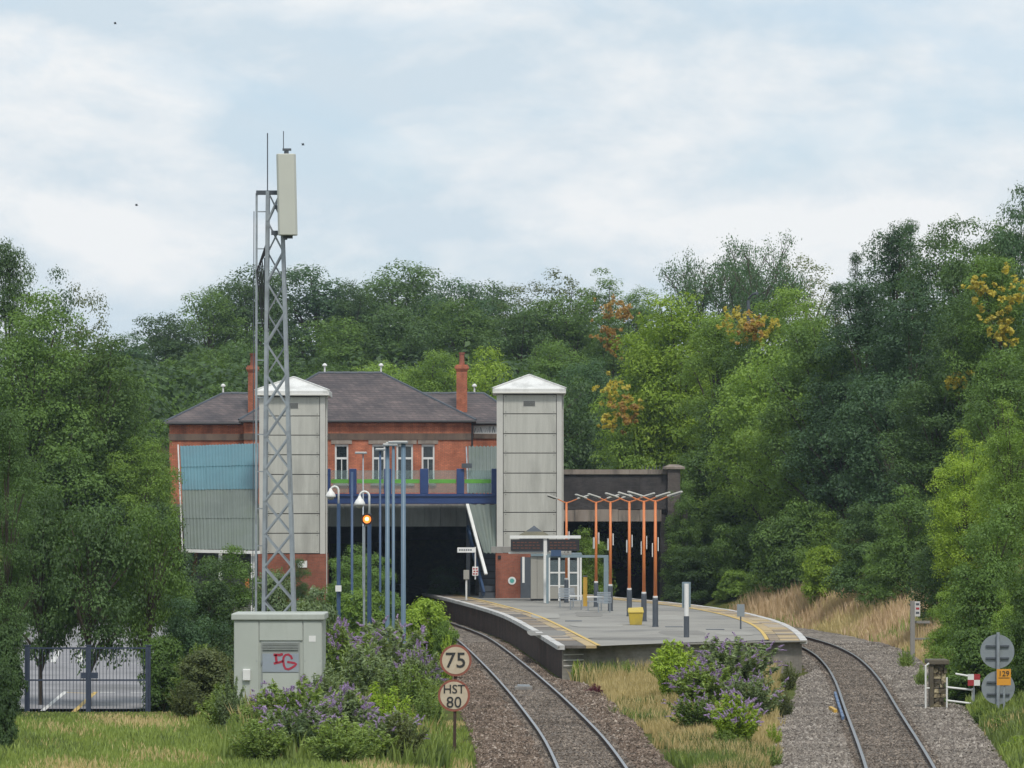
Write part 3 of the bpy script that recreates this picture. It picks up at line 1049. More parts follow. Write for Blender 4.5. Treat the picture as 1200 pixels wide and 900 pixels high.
# central block walls with real window openings: front wall built of piers and panels round the openings
wins = [(392.3, 408.3), (436, 451.6), (464.5, 484), (494, 509.3)]
x0, x1 = bx(286), bx(552)
zs, zh = bz(566.5), bz(520.5)
wall = MB()
xs = [x0] + [c for w in wins for c in (bx(w[0]), bx(w[1]))] + [x1]
for i in range(0, len(xs), 2):
    wall.box(xs[i], xs[i + 1], BD, BD + .35, 5.95, EAVE)
for w in wins:
    wall.box(bx(w[0]), bx(w[1]), BD, BD + .35, 5.95, zs)
    wall.box(bx(w[0]), bx(w[1]), BD, BD + .35, zh, EAVE)
wall.box(x0, x0 + .35, BD + .36, BD + 10, 5.95, EAVE).box(x1 - .35, x1, BD + .36, BD + 10, 5.95, EAVE).box(x0 + .36, x1 - .36, BD + 9.7, BD + 10, 5.95, EAVE)
wall.build('wall', brick, sb)
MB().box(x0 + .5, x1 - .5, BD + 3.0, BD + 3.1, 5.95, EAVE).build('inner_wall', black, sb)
MB().box(x0 - .02, x1 + .03, BD - .07, BD - .003, bz(515.5), bz(508)).build('string_course', band_stone, sb)
MB().box(x0 - .03, x1 + .06, BD - .1, BD - .004, bz(499), EAVE - .01).build('eaves_course', brick, sb)
for w in wins:
    a, c = bx(w[0]), bx(w[1])
    fr = MB()
    f = .1
    ym = bz(537)
    fr.box(a + .002, a + f, BD + .08, BD + .18, zs + .002, zh - .002).box(c - f, c - .002, BD + .08, BD + .18, zs + .002, zh - .002)
    fr.box(a + f + .001, c - f - .001, BD + .085, BD + .175, zs + .002, zs + .1).box(a + f + .001, c - f - .001, BD + .085, BD + .175, zh - .13, zh - .002)
    fr.box(a + f + .001, c - f - .001, BD + .07, BD + .17, ym - .06, ym + .06)
    wd = fr.build('window', window_white, sb)
    MB().box(a + f + .002, c - f - .002, BD + .13, BD + .14, zs + .1, ym - .06).build('pane', dark_glass, wd)
    MB().box(a + f + .002, c - f - .002, BD + .12, BD + .13, ym + .06, zh - .13).build('pane', dark_glass, wd)
    MB().box((a + c) / 2 - .025, (a + c) / 2 + .025, BD + .09, BD + .12, zs + .1, ym - .06).build('glazing_bar', window_white, wd)
    MB().box(a - .08, c + .08, BD - .12, BD - .005, zs - .12, zs - .01).build('sill', stone, wd)
    MB().box(a - .2, c + .2, BD - .05, BD - .006, zh + .01, bz(515.5) - .01).build('lintel', stone if w[0] != 436 else stone, wd)


def hip(name, xa, xb, ya, yb, ze, zr_, rl, parent, ov=.28, th=.14):
    """hipped roof: eaves rectangle, ridge along X between rl[0] and rl[1]"""
    r = MB()
    xa, xb, ya, yb = xa - ov, xb + ov, ya - ov, yb + ov
    ym = (ya + yb) / 2
    r.add([(xa, ya, ze), (xb, ya, ze), (xb, yb, ze), (xa, yb, ze), (xa, ya, ze + th), (xb, ya, ze + th), (xb, yb, ze + th), (xa, yb, ze + th), (rl[0], ym, zr_), (rl[1], ym, zr_)],
          [(0, 3, 2, 1), (0, 1, 5, 4), (1, 2, 6, 5), (2, 3, 7, 6), (3, 0, 4, 7), (4, 5, 9, 8), (5, 6, 9), (6, 7, 8, 9), (7, 4, 8)])
    o = r.build(name, slate, parent)
    rd = MB()
    n = max(2, int((rl[1] - rl[0]) / .45))
    for i in range(n):
        a = rl[0] + (rl[1] - rl[0]) * i / n
        b2 = rl[0] + (rl[1] - rl[0]) * (i + 1) / n - .015
        rd.tube([(a, ym, zr_ - .02 + .012 * (i % 2)), (b2, ym, zr_ - .02 + .012 * (i % 2))], .1, 8)
    rd.build('ridge', slate_grey, o)
    for (ex, ey), k in (((xa, ya), 0), ((xb, ya), 1)):
        MB().tube([(ex, ey, ze + th), (rl[k], ym, zr_)], .075, 6).build('hip_ridge', slate_grey, o)
    MB().tube([(xa, ya - .05, ze + .05), (xb, ya - .05, ze + .05)], .075, 8).build('gutter', black, o)
    return o


YM = BD + 5
zrid = CAMH + (HOR - 437) * YM / FPX
hip('roof', x0, x1, BD, BD + 10, EAVE, zrid, ((374 - 600) * YM / FPX, (447 - 600) * YM / FPX), sb)
# left wing
WD = 244.5
wx0, wx1 = (198.5 - 600) * WD / FPX, x0 - .01
EW = CAMH + (HOR - 497.5) * WD / FPX
MB().box(wx0, wx1, WD, WD + 8, -.3, EW).build('wall', brick, sb)
MB().box(wx0 - .05, wx1, WD - .08, WD - .003, bz(516, WD), bz(508.5, WD)).build('string_course', band_stone, sb)
for i in range(2):
    MB().box(wx0 + .8 + i * 1.7, wx0 + 1.7 + i * 1.7, WD - .03, WD - .004, 3.2, 4.9).build('blocked_window', brick_dirty, sb)
YW = WD + 4
zw = CAMH + (HOR - 461) * YW / FPX
hip('roof', wx0, wx1 + 1.2, WD, WD + 8, EW, zw, ((261 - 600) * YW / FPX, (300 - 600) * YW / FPX), sb)
# right wing
rx0, rx1 = x1 + .01, bx(612, WD)
MB().box(rx0, rx1, WD, WD + 8, 5.95, EW).build('wall', brick, sb)
MB().box(rx0, rx1, WD - .08, WD - .003, bz(514, WD), bz(508.5, WD)).build('string_course', band_stone, sb)
pp = MB().box(bx(555, WD), bx(583, WD), WD - .04, WD - .004, bz(508.2, WD), bz(498.5, WD)).build('painted_panel', white_paint, sb)
gr = random.Random(5)
for i in range(9):
    xx = bx(556 + i * 3, WD)
    MB().bar((xx, WD - .05, bz(507, WD)), (xx + gr.uniform(-.1, .15), WD - .05, bz(500 + gr.uniform(-1, 3), WD)), .035, .01).build('scrawl', slate_grey, pp)
hip('roof', rx0 - 1.6, rx1, WD, WD + 8, EW + .01, zw, ((496 - 600) * YW / FPX, (567 - 600) * YW / FPX), sb)


def chimney(xa, xb, yb_, yt, D, parent):
    a, c = (xa - 600) * D / FPX, (xb - 600) * D / FPX
    z0, z1 = CAMH + (HOR - yb_) * D / FPX, CAMH + (HOR - yt) * D / FPX
    m_ = MB().box(a, c, D - .35, D + .35, z0, z1 - 1.05)
    for k, (o, h0, h1) in enumerate(((.05, 1.05, .95), (.1, .949, .8), (.04, .799, .72))):
        m_.box(a - o, c + o, D - .35 - o, D + .35 + o, z1 - h0, z1 - h1)
    ch = m_.build('chimney', brick, parent)
    MB().lathe([(.17, z1 - .72), (.15, z1 - .5), (.14, z1 - .12), (.18, z1 - .1), (.18, z1)], 12, (a + c) / 2, D).build('chimney_pot', orange if False else brick_pale, ch)
    return ch


chimney(535, 547.5, 489, 413, WD + 1.5, sb)
chimney(291, 301.5, 492, 414, WD + 1.2, sb)
for x, y, D in ((380.5, 437, YM), (446.5, 437, YM), (556, 461, YW), (261.5, 461, YW)):
    X = (x - 600) * D / FPX
    z0 = CAMH + (HOR - y) * D / FPX
    MB().lathe([(.05, z0 - .1), (.05, z0 + .38), (.14, z0 + .4), (.14, z0 + .47), (.04, z0 + .56)], 8, X, D).build('roof_vent', white_paint, sb)
MB().tube([(bx(553.3), BD - .1, EAVE), (bx(553.3), BD - .1, 5.95)], .05, 8).build('downpipe', black, sb)
MB().box(bx(288, WD), bx(297, WD), WD - .5, WD - .01, bz(552, WD), bz(515, WD)).build('pink_lean_to', pink_sheet, sb)

# ------------------------------------------------------------------ corrugated stair roofs


def corrugated(p00, p10, p01, p11, pitch, amp, name, mats, parent, rows=2):
    """corrugated sheet: corners bottom-left, bottom-right, top-left, top-right; ridges run bottom to top"""
    p00, p10, p01, p11 = map(Vector, (p00, p10, p01, p11))
    n = max(6, int((p10 - p00).length / pitch) * 4)
    nor = (p10 - p00).cross(p01 - p00).normalized()
    m_ = MB()
    vv, fs = [], []
    for j in range(rows + 1):
        t = j / rows
        for i in range(n + 1):
            u = i / n
            p = (p00 * (1 - u) + p10 * u) * (1 - t) + (p01 * (1 - u) + p11 * u) * t
            vv.append(p + nor * amp * math.sin(u * (p10 - p00).length / pitch * 2 * math.pi))
    for j in range(rows):
        for i in range(n):
            a = j * (n + 1) + i
            fs.append((a, a + 1, a + n + 2, a + n + 1))
    m_.add(vv, fs)
    o = m_.build(name, mats, parent)
    sol = o.modifiers.new('thickness', 'SOLIDIFY')
    sol.thickness = .012
    return o


st = root('stair_canopy', 'corrugated sloping roof in teal and grey over the station stairs left of the mast', 'canopy', (-17, 222, 0))
A, B = 218.5, 230.0
tl, tr = pix(211, 524, B), pix(303, 521.5, B)
bl, br2 = pix(216, 643, A), pix(303, 645, A)


def lerp(p, q, t):
    return tuple(a + (b_ - a) * t for a, b_ in zip(p, q))


for c0 in range(3):
    u0, u1 = c0 / 3 - (.006 if c0 else 0), (c0 + 1) / 3
    for k, (t0, t1, mt) in enumerate(((0, .29, grey_sheet), (.285, .565, grey_sheet), (.56, .79, teal_sheet), (.785, 1, teal_sheet))):
        dz = Vector((0, -.02, .02)) * k + Vector((0, -.012, .012)) * c0
        q = [Vector(lerp(lerp(bl, br2, u), lerp(tl, tr, u), t)) + dz for u, t in ((u0, t0), (u1, t0), (u0, t1), (u1, t1))]
        corrugated(*q, .17, .024, 'roof_sheet', mt, st)
MB().bar(Vector(bl) + Vector((-.1, -.1, .05)), Vector(tl) + Vector((-.1, -.1, .05)), .07, .2).build('bargeboard', coping_mat, st)
MB().bar(Vector(bl) + Vector((-.15, -.15, -.1)), Vector(br2) + Vector((.1, -.15, -.1)), .12, .16).build('gutter', white_paint, st)
for x in (219, 296, 258):
    X = (x - 600) * A / FPX
    MB().box(X - .09, X + .09, A + .1, A + .28, -.2, 3.4).build('post', galv if x == 219 else white_paint, st)
for i in range(12):
    MB().box(bl[0] + .2, br2[0] - .1, 219.5 + i * .85, 219.5 + i * .85 + .9, .2 + i * .42, .42 + i * .42 + .2).build('step', concrete_grey, st)
MB().add([(bl[0] - .02, 219, 0), (bl[0] - .02, 230, 5.6), (bl[0] - .02, 230, 8.6), (bl[0] - .02, 219, 1.2)], [(0, 1, 2, 3)]).build('side_sheet', blue_paint, st)
MB().box(pix(287.5, 0, A)[0], pix(292, 0, A)[0], A - .1, A, zr(689, A), zr(678, A)).build('orange_notice', orange, st)

s2 = root('stair_canopy', 'narrow corrugated stair roof beside the platform lift tower under the footbridge end', 'canopy', (-1.6, 228, 0))
q = [pix(549, 578, 231), pix(584, 578, 231), pix(549, 523, 236), pix(584, 523, 236)]
corrugated(*q, .2, .045, 'roof_sheet', grey_sheet, s2)
q = [pix(567, 648, 225.6), pix(581, 648, 225.6), pix(548.5, 591, 228.2), pix(581, 591, 228.2)]
corrugated(*q, .2, .045, 'roof_sheet', grey_sheet, s2)
MB().bar(pix(547.5, 591, 228.1), pix(569.5, 673, 224.9), .16, .1).build('bargeboard', white_paint, s2)
MB().bar(pix(546.5, 524, 236), pix(548.5, 578, 231), .07, .07).build('bargeboard', galv, s2)
MB().bar(pix(548, 618, 230), pix(567, 696, 225.8), .12, .3).build('stringer', dark_blue_pole, s2)
MB().box(pix(546.5, 0, 231)[0], pix(551, 0, 231)[0], 230.4, 230.8, 0, 5.9).build('column', slate_grey, s2)
for i in range(9):
    MB().box(-1.75, -.9, 226.3 + i * .4, 226.9 + i * .4, .95 + i * .35, 1.25 + i * .35).build('step', slate_grey, s2)

# ------------------------------------------------------------------ platform furniture
SH = 219.0
sh = root('waiting_shelter', 'grey panelled waiting shelter with glazed front and small pyramid roof', 'shelter', (pix(645, 0, SH)[0], SH, PZ))
X = lambda x, D=SH: (x - 600) * D / FPX
for i, (a, c) in enumerate(((622, 629.3), (629.6, 640))):
    MB().box(X(a), X(c), SH + .02 * i, SH + .08 + .02 * i, PZ + .12, zr(652, SH)).build('wall_panel', shelter_grey, sh)
for x in (640.8, 643.5, 655.3, 666.5, 677.5, 680.5):
    MB().box(X(x) - .05, X(x) + .05, SH - .06, SH + .05, PZ, zr(652, SH)).build('mullion', white_paint, sh)
for i, (a, c) in enumerate(((644.5, 654.5), (656.2, 665.6), (667.5, 676.6))):
    lowz = zr(687, SH)
    MB().box(X(a), X(c), SH - .02, SH + .02, PZ + .12, lowz).build('kick_panel', shelter_grey, sh)
    MB().box(X(a), X(c), SH - .01, SH + .005, lowz + .06, zr(672, SH)).build('glass_pane', shelter_glass, sh)
    MB().box(X(a), X(c), SH - .01, SH + .005, zr(671, SH) + .04, zr(656.5, SH)).build('glass_pane', shelter_glass, sh)
    MB().box(X(a), X(c), SH - .04, SH + .04, zr(672, SH) + .003, zr(671, SH) + .037).build('transom', white_paint, sh)
    MB().box(X(a), X(c), SH - .04, SH + .04, lowz + .003, lowz + .057).build('transom', white_paint, sh)
MB().box(X(622), X(682), SH - .1, SH + 2.6, zr(652, SH) + .01, zr(652, SH) + .16).build('fascia', bluegrey, sh)
MB().box(X(622), X(682), SH + 2.4, SH + 2.5, PZ, zr(652, SH)).build('rear_wall', slate_grey, sh)
MB().box(X(646), X(676), SH + .9, SH + 1.3, PZ + .42, PZ + .5).build('seat', blue_paint, sh)
for x in (624, 640, 680):
    MB().box(X(x) - .06, X(x) + .06, SH - .02, SH + .1, PZ - .02, PZ + .12).build('foot', black, sh)
za, zb_ = zr(631, SH), zr(616.5, SH + 1.2)
xa, xb = X(602), X(650)
r = MB().add([(xa, SH - .1, za), (xb, SH - .1, za), (xb, SH + 2.6, za), (xa, SH + 2.6, za), ((xa + xb) / 2, SH + 1.2, zb_)], [(0, 3, 2, 1), (0, 1, 4), (1, 2, 4), (2, 3, 4), (3, 0, 4)])
rf = r.build('roof', shelter_roof, sh)
MB().add([((xa + xb) / 2 - .42, SH + .62, zb_ - .28), ((xa + xb) / 2 + .42, SH + .62, zb_ - .28), ((xa + xb) / 2, SH + 1.1, zb_ + .03), ((xa + xb) / 2 - .42, SH + 1.8, zb_ - .28), ((xa + xb) / 2 + .42, SH + 1.8, zb_ - .28)], [(0, 1, 2), (1, 4, 2), (4, 3, 2), (3, 0, 2)]).build('roof_cap', slate_grey, rf)
MB().box(xa + .3, xb - .3, SH + .1, SH + 2.3, zr(652, SH) + .17, za - .01).build('upper_wall', slate_grey, sh)
MB().box(X(575.5), X(622), SH + 1.0, SH + 2.6, zr(648, SH), zr(641, SH)).build('link_roof', concrete_grey, sh)
MB().box(X(612), X(614.8), SH - .1, SH, zr(683, SH), zr(652.5, SH)).build('white_post', white_paint, sh)

gd = 214.0
gt = root('departure_board', 'pair of dark departure screens under a white header bar by the shelter', 'display board', (X(640, gd), gd, PZ))
G = lambda x: (x - 600) * gd / FPX
MB().box(G(597.5), G(680.5), gd - .1, gd + .15, zr(631, gd), zr(627.5, gd)).build('header_bar', white_paint, gt)
MB().box(G(637), G(641), gd - .02, gd + .12, PZ, zr(631, gd) - .003).build('post', white_paint, gt)
for a, c in ((598.5, 636), (642, 679)):
    s = MB().box(G(a), G(c), gd - .12, gd + .1, zr(645.5, gd), zr(632, gd)).build('screen', black, gt, bevel=.01)
    for k in range(3):
        zz = zr(635.5 + k * 3.3, gd)
        for j in range(7):
            xx = G(a + 2.5 + j * (c - a - 5) / 7)
            MB().box(xx, xx + (.15 if (j + k) % 3 else .09), gd - .126, gd - .121, zz - .035, zz + .02).build('led_row', led_amber, s)
MB().box(G(596), G(650), gd + .2, gd + .3, zr(649, gd), zr(647, gd)).build('rail', white_paint, gt)

cf = root('canopy_frame', 'blue grey steel goalpost frame beside the shelter', 'frame', (X(713, 213), 213, PZ))
F = lambda x: (x - 600) * 213 / FPX
MB().box(F(707.5), F(713), 212.85, 213.1, PZ, zr(653.5, 213)).build('post', bluegrey, cf)
MB().box(F(640), F(713), 212.85, 213.1, zr(653.5, 213) + .003, zr(650.5, 213)).build('beam', bluegrey, cf)
MB().box(F(640), F(643), 212.86, 213.09, PZ, zr(653.5, 213)).build('post', bluegrey, cf)
MB().box(F(645.5), F(657.5), 212.7, 212.84, zr(652, 213), zr(644.5, 213)).build('dark_panel', dark_blue_pole, cf)

# orange lamps
H_L = 5.08


def platform_lamp():
    t = root('platform_lamp', 'lamp', 'lamp post', (0, 0, 0), group='orange platform lamps')
    MB().tube([(0, 0, 0), (0, 0, .06)], .13, 12).build('base_plate', slate_grey, t)
    MB().tube([(0, 0, .06), (0, 0, 1.12), (0, 0, 1.2)], [.115, .115, .075], 12).build('lower_sleeve', slate_grey, t, smooth=False)
    MB().tube([(0, 0, 1.18), (0, 0, 1.25)], .1, 12).build('collar', white_paint, t)
    MB().tube([(0, 0, 1.2), (0, 0, H_L)], [.072, .055], 12).build('column', orange, t, smooth=True)
    for s in (-1, 1):
        MB().tube([(0, 0, H_L - .05), (s * .2, -.1, H_L + .02), (s * .55, -.27, H_L + .17)], [.034, .03, .026], 8).build('arm', orange, t)
        h = MB()
        p, q_ = Vector((s * .5, -.24, H_L + .17)), Vector((s * 1.08, -.52, H_L + .35))
        h.bar(p, q_, .16, .07)
        hd = h.build('lamp_head', clad_trim, t, bevel=.025)
        d = (q_ - p).normalized()
        MB().bar(p + d * .18 + Vector((0, 0, -.058)), q_ - d * .06 + Vector((0, 0, -.058)), .15, .03).build('lamp_glass', dark_glass, hd)
    for a in (-.13, .1):
        MB().box(a, a + .03, -.17, .17, 2.95 + a, 3.5 + a).build('sign_plate', white_paint, t)
    return t


lamps = [(768.0, 735, 'orange double armed lamp nearest the camera, right of the yellow bin'), (754.6, 728.5, 'orange double armed lamp just behind the yellow bin'),
         (737.5, 722.5, 'orange double armed lamp at the left edge of the yellow bin'), (715.3, 716.3, 'orange double armed lamp beside the metal chairs in front of the dark opening'),
         (698.5, 711.5, 'orange double armed lamp between the yellow post and the steel frame'), (663.8, 706.5, 'orange double armed lamp in front of the shelter glazing, farthest of the row')]
proto = None
for i, (x, y, lb) in enumerate(lamps):
    D = (CAMH - PZ) * FPX / (y - HOR)
    if proto is None:
        proto = platform_lamp()
        o = proto
    else:
        o = copy_tree(proto)
    o['label'] = lb
    o.location = ((x - 600) * D / FPX, D, PZ)
    o.rotation_euler = (0, 0, R(-4 + 3 * i))
D6 = (CAMH - PZ) * FPX / (706.5 - HOR)
nb = root('number_plate', 'small white notice with dark number strapped to the lamp in front of the shelter', 'sign', (pix(664, 0, D6)[0], D6 - .2, 3.3))
MB().box(pix(658, 0, D6)[0], pix(669.5, 0, D6)[0], D6 - .21, D6 - .18, zr(650, D6), zr(643, D6)).build('plate', white_paint, nb)
text('7', .2, (pix(661.8, 0, D6)[0], D6 - .22, zr(646.5, D6)), slate_grey, nb)
text('0', .2, (pix(665.6, 0, D6)[0], D6 - .22, zr(646.5, D6)), slate_grey, nb)

# yellow grit bin
D = 174.0
gb = root('grit_bin', 'yellow grit bin with sloping lid standing on the platform', 'grit bin', (pix(745, 0, D)[0], D, PZ))
w = .3
m_ = MB()
c = gb.location
m_.add([(c.x - .24, D - .26, PZ), (c.x + .24, D - .26, PZ), (c.x + .24, D + .26, PZ), (c.x - .24, D + .26, PZ), (c.x - .3, D - .3, PZ + .5), (c.x + .3, D - .3, PZ + .5), (c.x + .3, D + .3, PZ + .56), (c.x - .3, D + .3, PZ + .56)],
       [(0, 3, 2, 1), (4, 5, 6, 7), (0, 1, 5, 4), (1, 2, 6, 5), (2, 3, 7, 6), (3, 0, 4, 7)])
m_.build('body', yellow_bin_mat, gb, bevel=.03)
m_ = MB()
m_.add([(c.x - .33, D - .34, PZ + .51), (c.x + .33, D - .34, PZ + .51), (c.x + .33, D + .34, PZ + .6), (c.x - .33, D + .34, PZ + .6), (c.x - .31, D - .31, PZ + .56), (c.x + .31, D - .31, PZ + .58), (c.x + .3, D + .28, PZ + .73), (c.x - .3, D + .28, PZ + .7)],
       [(0, 3, 2, 1), (4, 5, 6, 7), (0, 1, 5, 4), (1, 2, 6, 5), (2, 3, 7, 6), (3, 0, 4, 7)])
m_.build('lid', yellow_bin_mat, gb, bevel=.02)

D = 207.0
yp = root('help_point', 'slim yellow pillar standing on the platform beside the shelter', 'pillar', (pix(685.8, 0, D)[0], D, PZ))
MB().box(yp.location.x - .1, yp.location.x + .1, D - .1, D + .1, PZ, zr(676, D)).build('pillar', yellow_post, yp, bevel=.02)
MB().box(yp.location.x - .11, yp.location.x + .11, D - .11, D + .11, zr(676, D) + .003, zr(674.5, D)).build('cap', slate_grey, yp)


def metal_seat(name, x, D, w, label, back):
    t = root(name, label, 'seat' if back else 'table', (pix(x, 0, D)[0], D, PZ), group='silver seating on the platform')
    cx = t.location.x
    for k in range(8):
        MB().box(cx - w / 2, cx + w / 2, D - .28 + k * .07, D - .23 + k * .07, PZ + .43, PZ + .46).build('slat', galv, t)
    for sx_ in (-1, 1):
        lg = MB()
        lg.tube([(cx + sx_ * w * .42, D - .25, PZ), (cx + sx_ * w * .42, D - .25, PZ + .43)], .025, 6)
        lg.build('leg', galv, t)
        MB().tube([(cx + sx_ * w * .42, D + .22, PZ), (cx + sx_ * w * .42, D + .22, PZ + .43)], .025, 6).build('leg', galv, t)
        if back:
            MB().tube([(cx + sx_ * w * .5, D - .25, PZ + .43), (cx + sx_ * w * .5, D - .25, PZ + .66), (cx + sx_ * w * .5, D + .25, PZ + .68)], .02, 6).build('armrest', galv, t)
    if back:
        for k in range(6):
            MB().box(cx - w / 2, cx + w / 2, D + .27 + k * .02, D + .29 + k * .02, PZ + .5 + k * .075, PZ + .555 + k * .075).build('back_slat', galv, t)
    else:
        MB().box(cx - w / 2, cx + w / 2, D + .3, D + .36, PZ + .62, PZ + .68).build('rail', white_paint, t)
    return t


metal_seat('bench', 664, 205, .75, 'silver slatted bench in front of the shelter glazing', True)
metal_seat('bench', 675, 200, .6, 'low silver slatted bench between the shelter and the yellow pillar', False)
metal_seat('bench', 697, 198, .72, 'silver slatted bench in front of the lamp beyond the yellow pillar', False)
metal_seat('bench', 708, 195, .62, 'silver slatted seat with a high back beside the dark lamp base', True)
for x, D, lb in ((726.5, 190, None),):
    pass

# way-out sign and red board at the left edge of the platform
D = 219
wo = root('direction_sign', 'long white direction sign high on a thin post by the left platform edge', 'sign', (pix(557, 0, D)[0], D, PZ))
MB().tube([(pix(557, 0, D)[0], D, zr(679, D)), (pix(557, 0, D)[0], D, zr(641, D))], .035, 8).build('post', white_paint, wo)
MB().box(pix(536, 0, D)[0], pix(557.5, 0, D)[0], D - .06, D - .04, zr(647.5, D), zr(641.5, D)).build('board', white_paint, wo)
for k in range(6):
    MB().box(pix(538 + k * 2.6, 0, D)[0], pix(539.8 + k * 2.6, 0, D)[0], D - .066, D - .061, zr(645.3, D), zr(643.6, D)).build('print', slate_grey, wo)
b2 = MB().box(pix(553.5, 0, D)[0], pix(560.5, 0, D)[0], D - .08, D - .05, zr(674.5, D), zr(664, D)).build('red_board', white_paint, wo)
for k in range(3):
    for j in range(2):
        MB().box(pix(554.2 + j * 3.2 + (k % 2) * .6, 0, D)[0], pix(556.4 + j * 3.2 + (k % 2) * .6, 0, D)[0], D - .086, D - .081, zr(673.5 - k * 3, D), zr(671.6 - k * 3, D)).build('red_print', sign_red, b2)
D = 221
bp = root('box_post', 'grey post with a small control box at the left platform edge', 'post', (pix(546.5, 0, D)[0], D, PZ))
MB().tube([(bp.location.x, D, PZ), (bp.location.x, D, zr(668, D))], .05, 8).build('post', white_paint, bp)
MB().box(bp.location.x - .15, bp.location.x + .15, D - .12, D + .1, zr(679, D), zr(668, D)).build('control_box', shelter_grey, bp, bevel=.02)
# white post with plate and small sign at the platform end
D = 157
wp = root('white_post', 'white post with grey foot and blue grey plate at the platform end', 'post', (pix(804.5, 0, D)[0], D, PZ))
cx = wp.location.x
MB().tube([(cx, D, PZ), (cx, D, zr(722, D))], .1, 12).build('foot', slate_grey, wp)
MB().tube([(cx, D, zr(722, D)), (cx, D, zr(684, D))], .085, 12).build('shaft', white_paint, wp)
MB().box(cx - .16, cx + .16, D + .1, D + .14, zr(712, D), zr(682, D)).build('plate', bluegrey, wp)
D = 168
bs = root('small_sign', 'small grey sign seen from behind on a thin post at the right platform edge', 'sign', (pix(868, 0, D)[0], D, PZ))
cx = bs.location.x
MB().tube([(cx, D, PZ), (cx, D, zr(710, D))], .03, 8).build('post', slate_grey, bs)
MB().box(cx - .15, cx + .15, D - .05, D - .03, zr(722.5, D), zr(708, D)).build('plate', sign_back, bs)

# ------------------------------------------------------------------ mast
MD = 119.0
ms = root('radio_mast', 'tall galvanised lattice mast with a white panel antenna beside the cabin', 'mast', (pix(330, 0, MD)[0], MD, 0))
M = lambda x, y, dy=0: Vector(pix(x, y, MD)) + Vector((0, dy, 0))
bot_l, bot_r = M(303.5 + 4, 735), M(347, 735)
# two front legs and two rear legs, leaning in towards the top
top_l, top_r = M(313.5, 224), M(329.5, 224)
w_b, w_t = (bot_r - bot_l).length, (top_r - top_l).length
bot_l.z = bot_r.z = 0
legs = [(bot_l, top_l), (bot_r, top_r), (bot_l + Vector((0, w_b, 0)), top_l + Vector((0, w_t, 0))), (bot_r + Vector((0, w_b, 0)), top_r + Vector((0, w_t, 0)))]
for a, b2 in legs:
    MB().bar(a, b2, .095, .095).build('leg', galv, ms)


def on(leg, t):
    return legs[leg][0].lerp(legs[leg][1], t)


NB = 16
for k in range(NB):
    t0, t1 = k / NB, (k + 1) / NB
    t0, t1 = t0 ** .92, t1 ** .92
    for a, b2, full in ((0, 1, True), (2, 3, False), (0, 2, False), (1, 3, False)):
        off = Vector((0, -.04, 0)) if full else Vector((0, 0, 0))
        dirs = ((t0, t1), (t1, t0)) if (full and k < NB - 6) or a == 2 else (((t0, t1),) if k % 2 else ((t1, t0),))
        for s_, e_ in dirs:
            MB().bar(on(a, s_) + off * (1 if s_ < e_ else .5), on(b2, e_) + off * (1 if s_ < e_ else .5), .042, .042).build('brace', galv, ms)
# ladder / cable side rail
ll0, ll1 = M(299.5, 735, .1), M(300.5, 226, .1)
ll0.z = 0
MB().bar(ll0, ll1, .06, .05).build('side_rail', galv, ms)
MB().bar(ll0 + Vector((-.1, .1, 0)), ll1 + Vector((-.08, .1, -.5)), .022, .022).build('cable', slate_grey, ms)
MB().bar(ll0 + Vector((.3, .05, 0)), ll1 + Vector((.22, .05, -1.8)), .03, .03).build('cable', slate_grey, ms)
for k in range(14):
    t = (k + .5) / 14
    a = ll0.lerp(ll1, t)
    MB().bar(a, a + Vector((on(0, t).x - a.x, 0, 0)), .035, .03).build('standoff', galv, ms)
MB().bar(M(300, 225.5, .1), M(328, 225.5, .1), .1, .12).build('head_frame', slate_grey, ms)
MB().bar(M(322, 243, -.05), M(330, 243, -.05), .1, .1).build('bracket', slate_grey, ms)
MB().bar(M(318, 273, -.05), M(331, 273, -.05), .1, .12).build('bracket', slate_grey, ms)
an = MB()
ap = M(337, 230, -.35)
hw = 11.3 * MD / FPX
zt0, zt1 = zr(277, MD), zr(182, MD)
pr = [(-hw, .0), (-hw, -.14), (-hw * .8, -.24), (hw * .8, -.24), (hw, -.14), (hw, 0), (hw * .7, .12), (-hw * .7, .12)]
vv = [(ap.x + a - .02, ap.y + b2, zt1) for a, b2 in pr] + [(ap.x + a + .03, ap.y + b2, zt0) for a, b2 in pr]
n = len(pr)
an.add(vv, [tuple(range(n)), tuple(reversed(range(n, 2 * n)))] + [(k, n + k, n + (k + 1) % n, (k + 1) % n) for k in range(n)])
ao = an.build('antenna', antenna_mat, ms, bevel=.02)
MB().tube([(ap.x, ap.y, zt1), (ap.x, ap.y, zt1 + .1)], .05, 8).box(ap.x - .12, ap.x + .12, ap.y - .06, ap.y + .06, zt1 + .1, zt1 + .16).build('antenna_bracket', slate_grey, ao)
MB().box(ap.x - .1, ap.x + .16, ap.y - .06, ap.y + .06, zt0 - .08, zt0 - .005).build('connector', slate_grey, ao)
MB().tube([ap + Vector((-.05, .3, zt0 - .1 - ap.z)), ap + Vector((-.05, .3, zt1 + .12 - ap.z))], .045, 8).build('antenna_pole', slate_grey, ms)
MB().tube([M(333, 176, -.35), M(333, 155, -.35)], .012, 6).build('whip', slate_grey, ms)
MB().tube([M(313.5, 225), M(313.5, 156)], .016, 6).build('lightning_rod', slate_grey, ms)
for k in range(5):
    p0 = M(314 - k * .6, 280 + k * 4)
    MB().tube([p0, p0 + Vector((-.18 - .02 * k, .05, -.5)), p0 + Vector((-.1, .05, -1.2 - .2 * k)), p0 + Vector((.03, .05, -2.4))], .018, 6).build('feeder_cable', black, ms)

